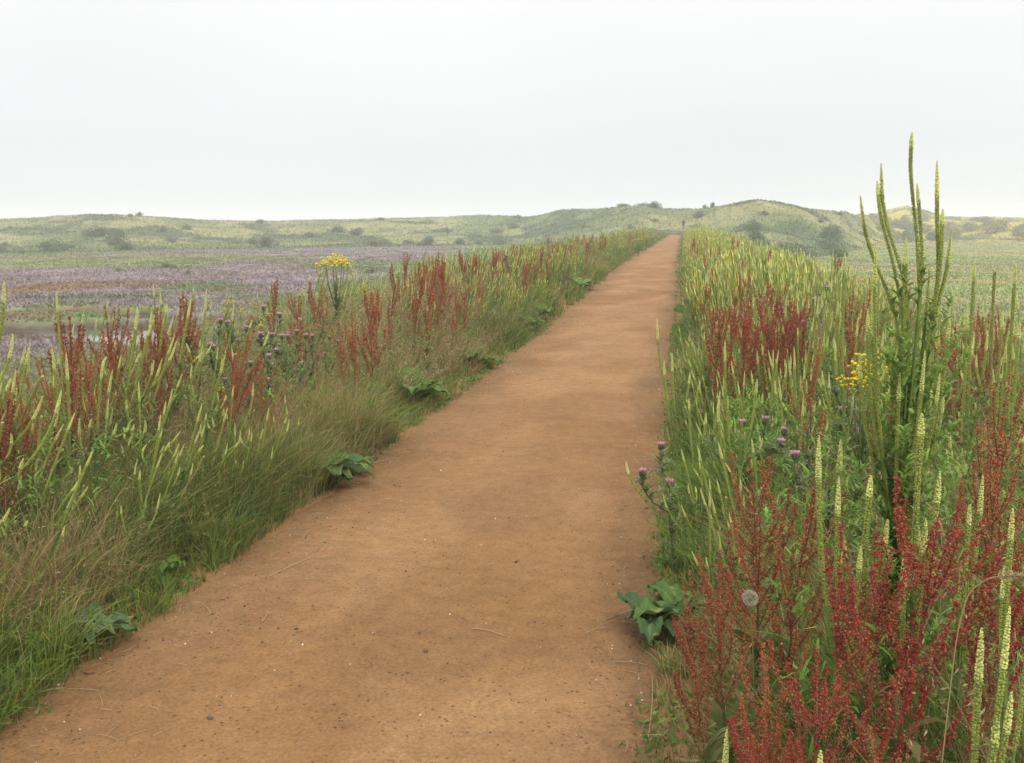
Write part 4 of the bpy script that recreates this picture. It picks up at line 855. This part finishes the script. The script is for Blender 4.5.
# grass of the verges and the embankment's slopes
def straw_amt(x, y):
    s = sstep(.52, .68, fbm(x/1.1, y/1.6, 3, 101))*.55
    for a, b, rx, ry, q in [(-3.0, 6.6, .9, 2.2, 1.0), (-3.0, 9.6, .9, 2.8, .95), (-2.6, 3.4, .35, .6, .9), (-3.6, 4.9, .7, .9, .5), (.15, 3.2, .3, .9, .45), (-3.2, 13, .8, 3, .5)]:
        s = np.maximum(s, q*np.exp(-((x-a)/rx)**2-((y-b)/ry)**2))
    return s
gm = M()
def verge_grass(n, y0, y1, wd, pw=1.0, wide=3.1):
    """two thirds of the blades stand in tufts, the rest between them"""
    per = 26; nc = int(n*.66/per); yc = y0+(y1-y0)*rng.random(nc); lc = rng.random(nc) < .5; vc = wide*rng.random(nc)**.95-.06; sz = rng.uniform(.35, 1.35, nc)
    xc = np.where(lc, edge_l(yc)-vc, edge_r(yc)+vc); rr = (.018+.003*yc)[:, None]*sz[:, None]; ox = rng.normal(size=(nc, per))*rr; oy = rng.normal(size=(nc, per))*rr
    ns = n-nc*per; ys_ = y0+(y1-y0)*rng.random(ns)**pw; ls = rng.random(ns) < .5; vs = wide*rng.random(ns)**.95-.10; xs_ = np.where(ls, edge_l(ys_)-vs, edge_r(ys_)+vs)
    x = np.concatenate([(xc[:, None]+ox).ravel(), xs_]); yy = np.concatenate([(yc[:, None]+oy).ravel(), ys_]); left = np.concatenate([np.repeat(lc, per), ls])
    out_az = np.concatenate([np.arctan2(oy, ox).ravel(), rng.uniform(0, 6.28, ns)]); tuft = np.concatenate([np.repeat(sz, per), rng.uniform(.4, .8, ns)]); cst = np.concatenate([np.repeat(rng.random(nc), per), rng.random(ns)]); chue = np.concatenate([np.repeat(rng.normal(size=nc), per), rng.normal(size=ns)])
    k = np.hypot(x, yy) > 1.15; x, yy, left, out_az, tuft, cst, chue = [q[k] for q in (x, yy, left, out_az, tuft, cst, chue)]; n = len(x)
    v = np.where(left, edge_l(yy)-x, x-edge_r(yy)); v = v+.16*(fbm(yy*2.2, yy*0+left*9, 3, 4)-.5)*2
    s = straw_amt(x, yy); low = fbm(x/.5, yy/.5, 2, 3); tall = np.where(left, sstep(-.28, .42, v+(low-.5)*.6), sstep(-.12, .65, v+(low-.5)*.7))
    h = (.07+.40*tall*(.55+.7*low))*(.45+.62*tuft)*rng.uniform(.55, 1.25, n); h = np.where((~left)&(v < .3)&(yy < 4.5), h*.75, h)
    st = (cst*.8+.2*rng.random(n)) < (.10+.85*s); hue = np.stack([1+.16*chue, 1+.07*chue, 1-.10*chue], 1)
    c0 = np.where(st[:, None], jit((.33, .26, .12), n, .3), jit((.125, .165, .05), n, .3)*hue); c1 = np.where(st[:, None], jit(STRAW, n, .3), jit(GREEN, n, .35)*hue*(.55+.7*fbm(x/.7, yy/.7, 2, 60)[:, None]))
    wind = np.where(left, -.5, 2.4); lean = rng.uniform(.15, 1.1, n); rz_ = rng.uniform(0, 6.28, n); ax = np.cos(out_az)*.6+.5*np.cos(rz_)+.28*np.cos(wind); ay = np.sin(out_az)*.6+.5*np.sin(rz_)+.28*np.sin(wind)
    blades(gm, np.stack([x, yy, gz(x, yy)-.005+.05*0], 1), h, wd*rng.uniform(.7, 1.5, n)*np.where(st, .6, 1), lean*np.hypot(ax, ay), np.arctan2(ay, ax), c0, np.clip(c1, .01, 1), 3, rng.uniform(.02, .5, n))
verge_grass(170000, 1.2, 7.0, .0040); verge_grass(42000, 1.6, 9.0, .0042, 1.0, .55); verge_grass(105000, 7, 16, .0065); verge_grass(70000, 16, 45, .013); verge_grass(45000, 45, 125, .03)
# flowering grass: thin stalks with loose beige heads
def stalks(n, y0, y1, w0, blob):
    yy = y0+(y1-y0)*rng.random(n); left = rng.random(n) < .6; v = rng.uniform(.1, 2.9, n); x = np.where(left, edge_l(yy)-v, edge_r(yy)+v); s = straw_amt(x, yy); k = ((rng.random(n) < .10+.9*s)|(v > 2.1)&(rng.random(n) < .3))&(np.hypot(x, yy) > 1.3); x, yy, v, left = x[k], yy[k], v[k], left[k]; n = len(x)
    h = (.30+.55*sstep(.1, 1, v))*rng.uniform(.7, 1.15, n); az = rng.uniform(-1.2, 1.2, n)+np.where(left, 0, 3.1)
    P = blades(gm, np.stack([x, yy, gz(x, yy)], 1), h, w0, rng.uniform(.1, .55, n), az, jit((.26, .22, .09), n, .25), jit((.40, .30, .16), n, .25), 4, rng.uniform(.0, .25, n))
    for q in range(7):
        t = q/6; C = P[:, 3]*(1-t)+P[:, 4]*t; cards(gm, C+rng.normal(size=(n, 3))*.004, blob*rng.uniform(.8, 1.6, n), blob*.3, jit((.37, .28, .15), n, .3), rng, .8)
stalks(12000, 1.6, 8, .0017, .014); stalks(15000, 8, 18, .003, .022); stalks(6000, 18, 50, .006, .04)
# leafy herbs low in the verge (clover, vetch, young weld leaves)
n = 40000; yy = 1.6+14*rng.random(n)**1.2; left = rng.random(n) < .5; v = rng.uniform(-.14, 2.6, n); x = np.where(left, edge_l(yy)-v, edge_r(yy)+v); z = gz(x, yy)+rng.uniform(0, .40, n)*sstep(-.05, .8, v)
k = (fbm(x/.6, yy/.6, 2, 71) > .44)&(np.hypot(x, yy) > 1.4); x, yy, z = x[k], yy[k], z[k]
for q in range(3): cards(gm, np.stack([x, yy, z], 1)+rng.normal(size=(len(x), 3))*.02, rng.uniform(.02, .05, len(x)), .011+.0006*yy, jit((.12, .22, .045), len(x), .35), rng, .4)
n = 14000; yy = 2.3+7.5*rng.random(n); left = rng.random(n) < .30; v = rng.uniform(.25, 2.6, n); x = np.where(left, edge_l(yy)-v, edge_r(yy)+v); k = (fbm(x/.45, yy/.45, 2, 171) > .47); x, yy, left = x[k], yy[k], left[k]; z = gz(x, yy)+rng.uniform(.12, .60, len(x))
blades(gm, np.stack([x, yy, z], 1), rng.uniform(.02, .06, len(x)), rng.uniform(.008, .016, len(x)), rng.uniform(.6, 2, len(x)), rng.uniform(0, 6.28, len(x)), jit((.155, .27, .045), len(x), .3), jit((.18, .31, .055), len(x), .3), 3, rng.uniform(0, .8, len(x)))
for q in range(2): blades(gm, np.stack([x, yy, z], 1)+rng.normal(size=(len(x), 3))*.02, rng.uniform(.02, .06, len(x)), rng.uniform(.008, .014, len(x)), rng.uniform(.6, 2, len(x)), rng.uniform(0, 6.28, len(x)), jit((.155, .27, .045), len(x), .3), jit((.18, .31, .055), len(x), .3), 3, rng.uniform(0, .8, len(x)))
tag(link("grass", gm.mesh("grass", M_PLANT)), "green and straw-coloured grass filling both verges of the path", kind="stuff")

gs = M(); n = 90000; yy = 3+110*rng.random(n)**1.4; left = rng.random(n) < .35; v = rng.uniform(2.4, 10.5, n); x = np.where(left, edge_l(yy)-v, edge_r(yy)+v); D = np.hypot(x, yy)
nn = fbm(x/1.8, yy/2.5, 3, 33); c = np.where((rng.random(n) < .30+.5*sstep(.45, .6, nn))[:, None], jit((.27, .24, .12), n, .3), jit((.155, .20, .075), n, .35))
blades(gs, np.stack([x, yy, gz(x, yy)-.01], 1), (.22+.35*nn)*rng.uniform(.6, 1.3, n), .006+.00055*D, rng.uniform(.1, .9, n), rng.uniform(0, 6.28, n), c*.9, c*1.1, 3, .15)
tag(link("slope_grass", gs.mesh("slope_grass", M_FAR)), "rank grass on the outer slopes of the embankment", kind="stuff")

def polar(n, px0, px1, r0, r1, pw=1.0):
    d0, d1 = ray(px0, 222), ray(px1, 222); a = rng.uniform(math.atan2(d0[0], d0[1]), math.atan2(d1[0], d1[1]), n); r = np.exp(np.log(r0)+(np.log(r1)-np.log(r0))*rng.random(n)**pw); return r*np.sin(a), r*np.cos(a), r
mm = M(); x, y, r = polar(150000, -120, 700, 20, 185, .8); k = (gz(x, y) < -2.15)&(creek_field(x, y) < .15)&(near_creek(x, y) < .12)&(x < 0); x, y, r = x[k], y[k], r[k]; n = len(x); c = jit((1, 1, 1), n, .11)*marsh_col(x, y)*1.05
hh = (.07+.16*fbm(x/2.5, y/2.5, 2, 44))*rng.uniform(.6, 1.4, n)
blades(mm, np.stack([x, y, gz(x, y)-.02], 1), hh, (.03+.0010*r)*rng.uniform(.7, 1.5, n), rng.uniform(.2, 1.0, n), rng.uniform(0, 6.28, n), c, c*1.12, 2, .1)
tag(link("sea_lavender", mm.mesh("sea_lavender", M_FAR)), "lilac and green low growth of the salt marsh", kind="stuff")
mm = M(); x, y, r = polar(110000, 700, 1120, 20, 245, .8); k = (gz(x, y) < -2.1)&(x > 0); x, y, r = x[k], y[k], r[k]; n = len(x); c = jit((1, 1, 1), n, .07)*field_col(x, y)
blades(mm, np.stack([x, y, gz(x, y)-.02], 1), (.07+.09*fbm(x/3, y/3, 2, 45))*rng.uniform(.6, 1.4, n), (.02+.0007*r)*rng.uniform(.7, 1.4, n), rng.uniform(.2, 1.0, n), rng.uniform(0, 6.28, n), c, c*1.12, 2, .1)
tag(link("field_grass", mm.mesh("field_grass", M_FAR)), "flat green grass of the field behind the right verge", kind="stuff")
mm = M(); x, y, r = polar(130000, -60, 1100, 112, 440, 1.0); az = np.arctan2(x, y); F0 = np.interp(az, _az, SKY[:, 3]); R0 = np.interp(az, _az, SKY[:, 2]); k = (r > F0)&(r < R0*1.04)&~((np.abs(x+1.6) < 2.2)&(y < 128)); x, y, r = x[k], y[k], r[k]; n = len(x); c = jit((1, 1, 1), n, .10)*dune_col(x, y)
blades(mm, np.stack([x, y, top_z(x, y)-.05], 1), rng.uniform(.15, .45, n), (.05+.0009*r)*rng.uniform(.7, 1.6, n), rng.uniform(.1, .8, n), rng.uniform(0, 6.28, n), c*1.1, c*1.3, 2, .1)
tag(link("dune_grass", mm.mesh("dune_grass", M_FAR)), "pale marram grass tufts covering the dunes", kind="stuff")

# stones, shell chips and plant scraps on the path
gv = M(); n = 15000; yy = 1.8+26*rng.random(n)**1.5; xl, xr = edge_l(yy), edge_r(yy); q = rng.random(n); q = np.where(rng.random(n) < .45, np.where(rng.random(n) < .5, q*.22, 1-q*.18), q); x = xl+(xr-xl)*q
sz = .0014+.0070*rng.random(n)**5*np.where(rng.random(n) < .5, 1, .6)+.00006*yy; c = np.where((rng.random(n) < .13)[:, None], jit((.62, .56, .46), n, .2), np.where((rng.random(n) < .5)[:, None], jit((.10, .065, .045), n, .3), jit((.26, .15, .085), n, .3)))
blobs(gv, np.stack([x, yy, path_z(x, yy)+sz*.2], 1), sz, c, rng, (1, .75, .5), rot=True)
tag(link("gravel", gv.mesh("gravel", M_SPIKE)), "fine stones and pale shell chips scattered on the path", kind="stuff")
lt = M(); n = 700; yy = 2.4+16*rng.random(n)**1.3; xl, xr = edge_l(yy), edge_r(yy); x = np.where(rng.random(n) < .7, xl+rng.random(n)**1.6*.65, xr-rng.random(n)**1.5*.4); a = rng.uniform(0, 6.28, n); l_ = rng.uniform(.02, .12, n)
for i in range(n):
    p = np.array([x[i], yy[i], path_z(x[i], yy[i])+.004]); d = np.array([math.cos(a[i]), math.sin(a[i]), 0])*l_[i]
    tube(lt, curve(p, p+d, (rng.uniform(-.01, .01), rng.uniform(-.01, .01), .004), 4), .0009, jit((.36, .27, .15), 1, .35)[0], 3)
tag(link("litter", lt.mesh("litter", M_SPIKE)), "bits of dry straw along the path edges", kind="stuff")
GSW = "dry straw stalks lying on the path"
for i, (p0, p1, lb) in enumerate([((336,470),(402,455),"long dry straw lying beside the burdock at the left path edge"), ((272,500),(300,480),"short straw sticking out onto the path by the dark burdock"), ((268,576),(312,556),"thin straw on the path between the two burdock spots"), ((472,628),(505,636),"dry straw lying on the middle of the path"), ((262,622),(266,610),"forked pale straw scrap on the path's left half"), ((158,605),(188,572),"crooked straw at the left path edge by the single round leaf"), ((600,620),(640,606),"pale straw pointing at the burdock on the right path edge"), ((30,692),(64,684),"pale straw in the bottom left corner of the path"), ((648,735),(652,672),"upright-looking thin straw at the bottom right of the path")]):
    a = np.array([*at(*p0, .02), 0]); b = np.array([*at(*p1, .02), 0]); m = M(); mid = (a+b)/2; cpt = curve(a-mid, b-mid, np.array([.006*(-1)**i, .012, .004]), 9); tube(m, cpt, .0016, (.40, .31, .18), 5)
    if i == 4: tube(m, curve(cpt[4], cpt[4]+(.02, .03, .002), (0, 0, .002), 4), .0014, (.40, .31, .18), 4)
    mz = float(path_z(mid[0], mid[1])); o = link("straw_stalk", m.mesh("straw", M_SPIKE), None, (mid[0], mid[1], mz+.004)); tag(o, lb, "straw", GSW)
for i, (px, py, r_, c_, lb) in enumerate([(89, 668, .020, (.22, .09, .045), "reddish brown stone by the drooping blue-green burdock"), (296, 628, .009, (.09, .06, .04), "small dark stone on the path's left half"), (425, 539, .007, (.60, .56, .48), "pale shell chip on the middle of the path"), (516, 561, .009, (.08, .055, .04), "dark stone chip near the path's right half"), (426, 650, .012, (.17, .10, .05), "brown lump pressed into the path near the bottom"), (400, 486, .007, (.12, .08, .05), "dark chip on the path in front of the long straw"), (368, 528, .009, (.45, .30, .22), "flat pinkish stone left of the shell chip"), (210, 717, .012, (.12, .11, .11), "grey stone near the bottom left of the path")]):
    x, y = at(px, py, .02); rg = np.random.default_rng(i); me = M(); u, v = np.meshgrid(np.linspace(0, 2*math.pi, 15)[:-1], np.linspace(0, math.pi, 9)); rr = 1+.22*(fbm(u*1.1+i, v*1.3+i, 2)-.5)*2; P = np.stack([rr*np.sin(v)*np.cos(u), rr*np.sin(v)*np.sin(u)*.75, rr*np.cos(v)*.5], -1)*r_
    h, w_ = u.shape; f = []
    for a in range(h-1):
        for b in range(w_): f += [(a*w_+b, (a+1)*w_+b, (a+1)*w_+(b+1) % w_), (a*w_+b, (a+1)*w_+(b+1) % w_, a*w_+(b+1) % w_)]
    me.add(P.reshape(-1, 3), f, c_); o = link("stone", me.mesh("stone", M_SPIKE, True), None, (x, y, float(path_z(x, y))+r_*.2)); o.rotation_euler = (0, 0, i*1.3); tag(o, lb, "stone", "single stones on the path")
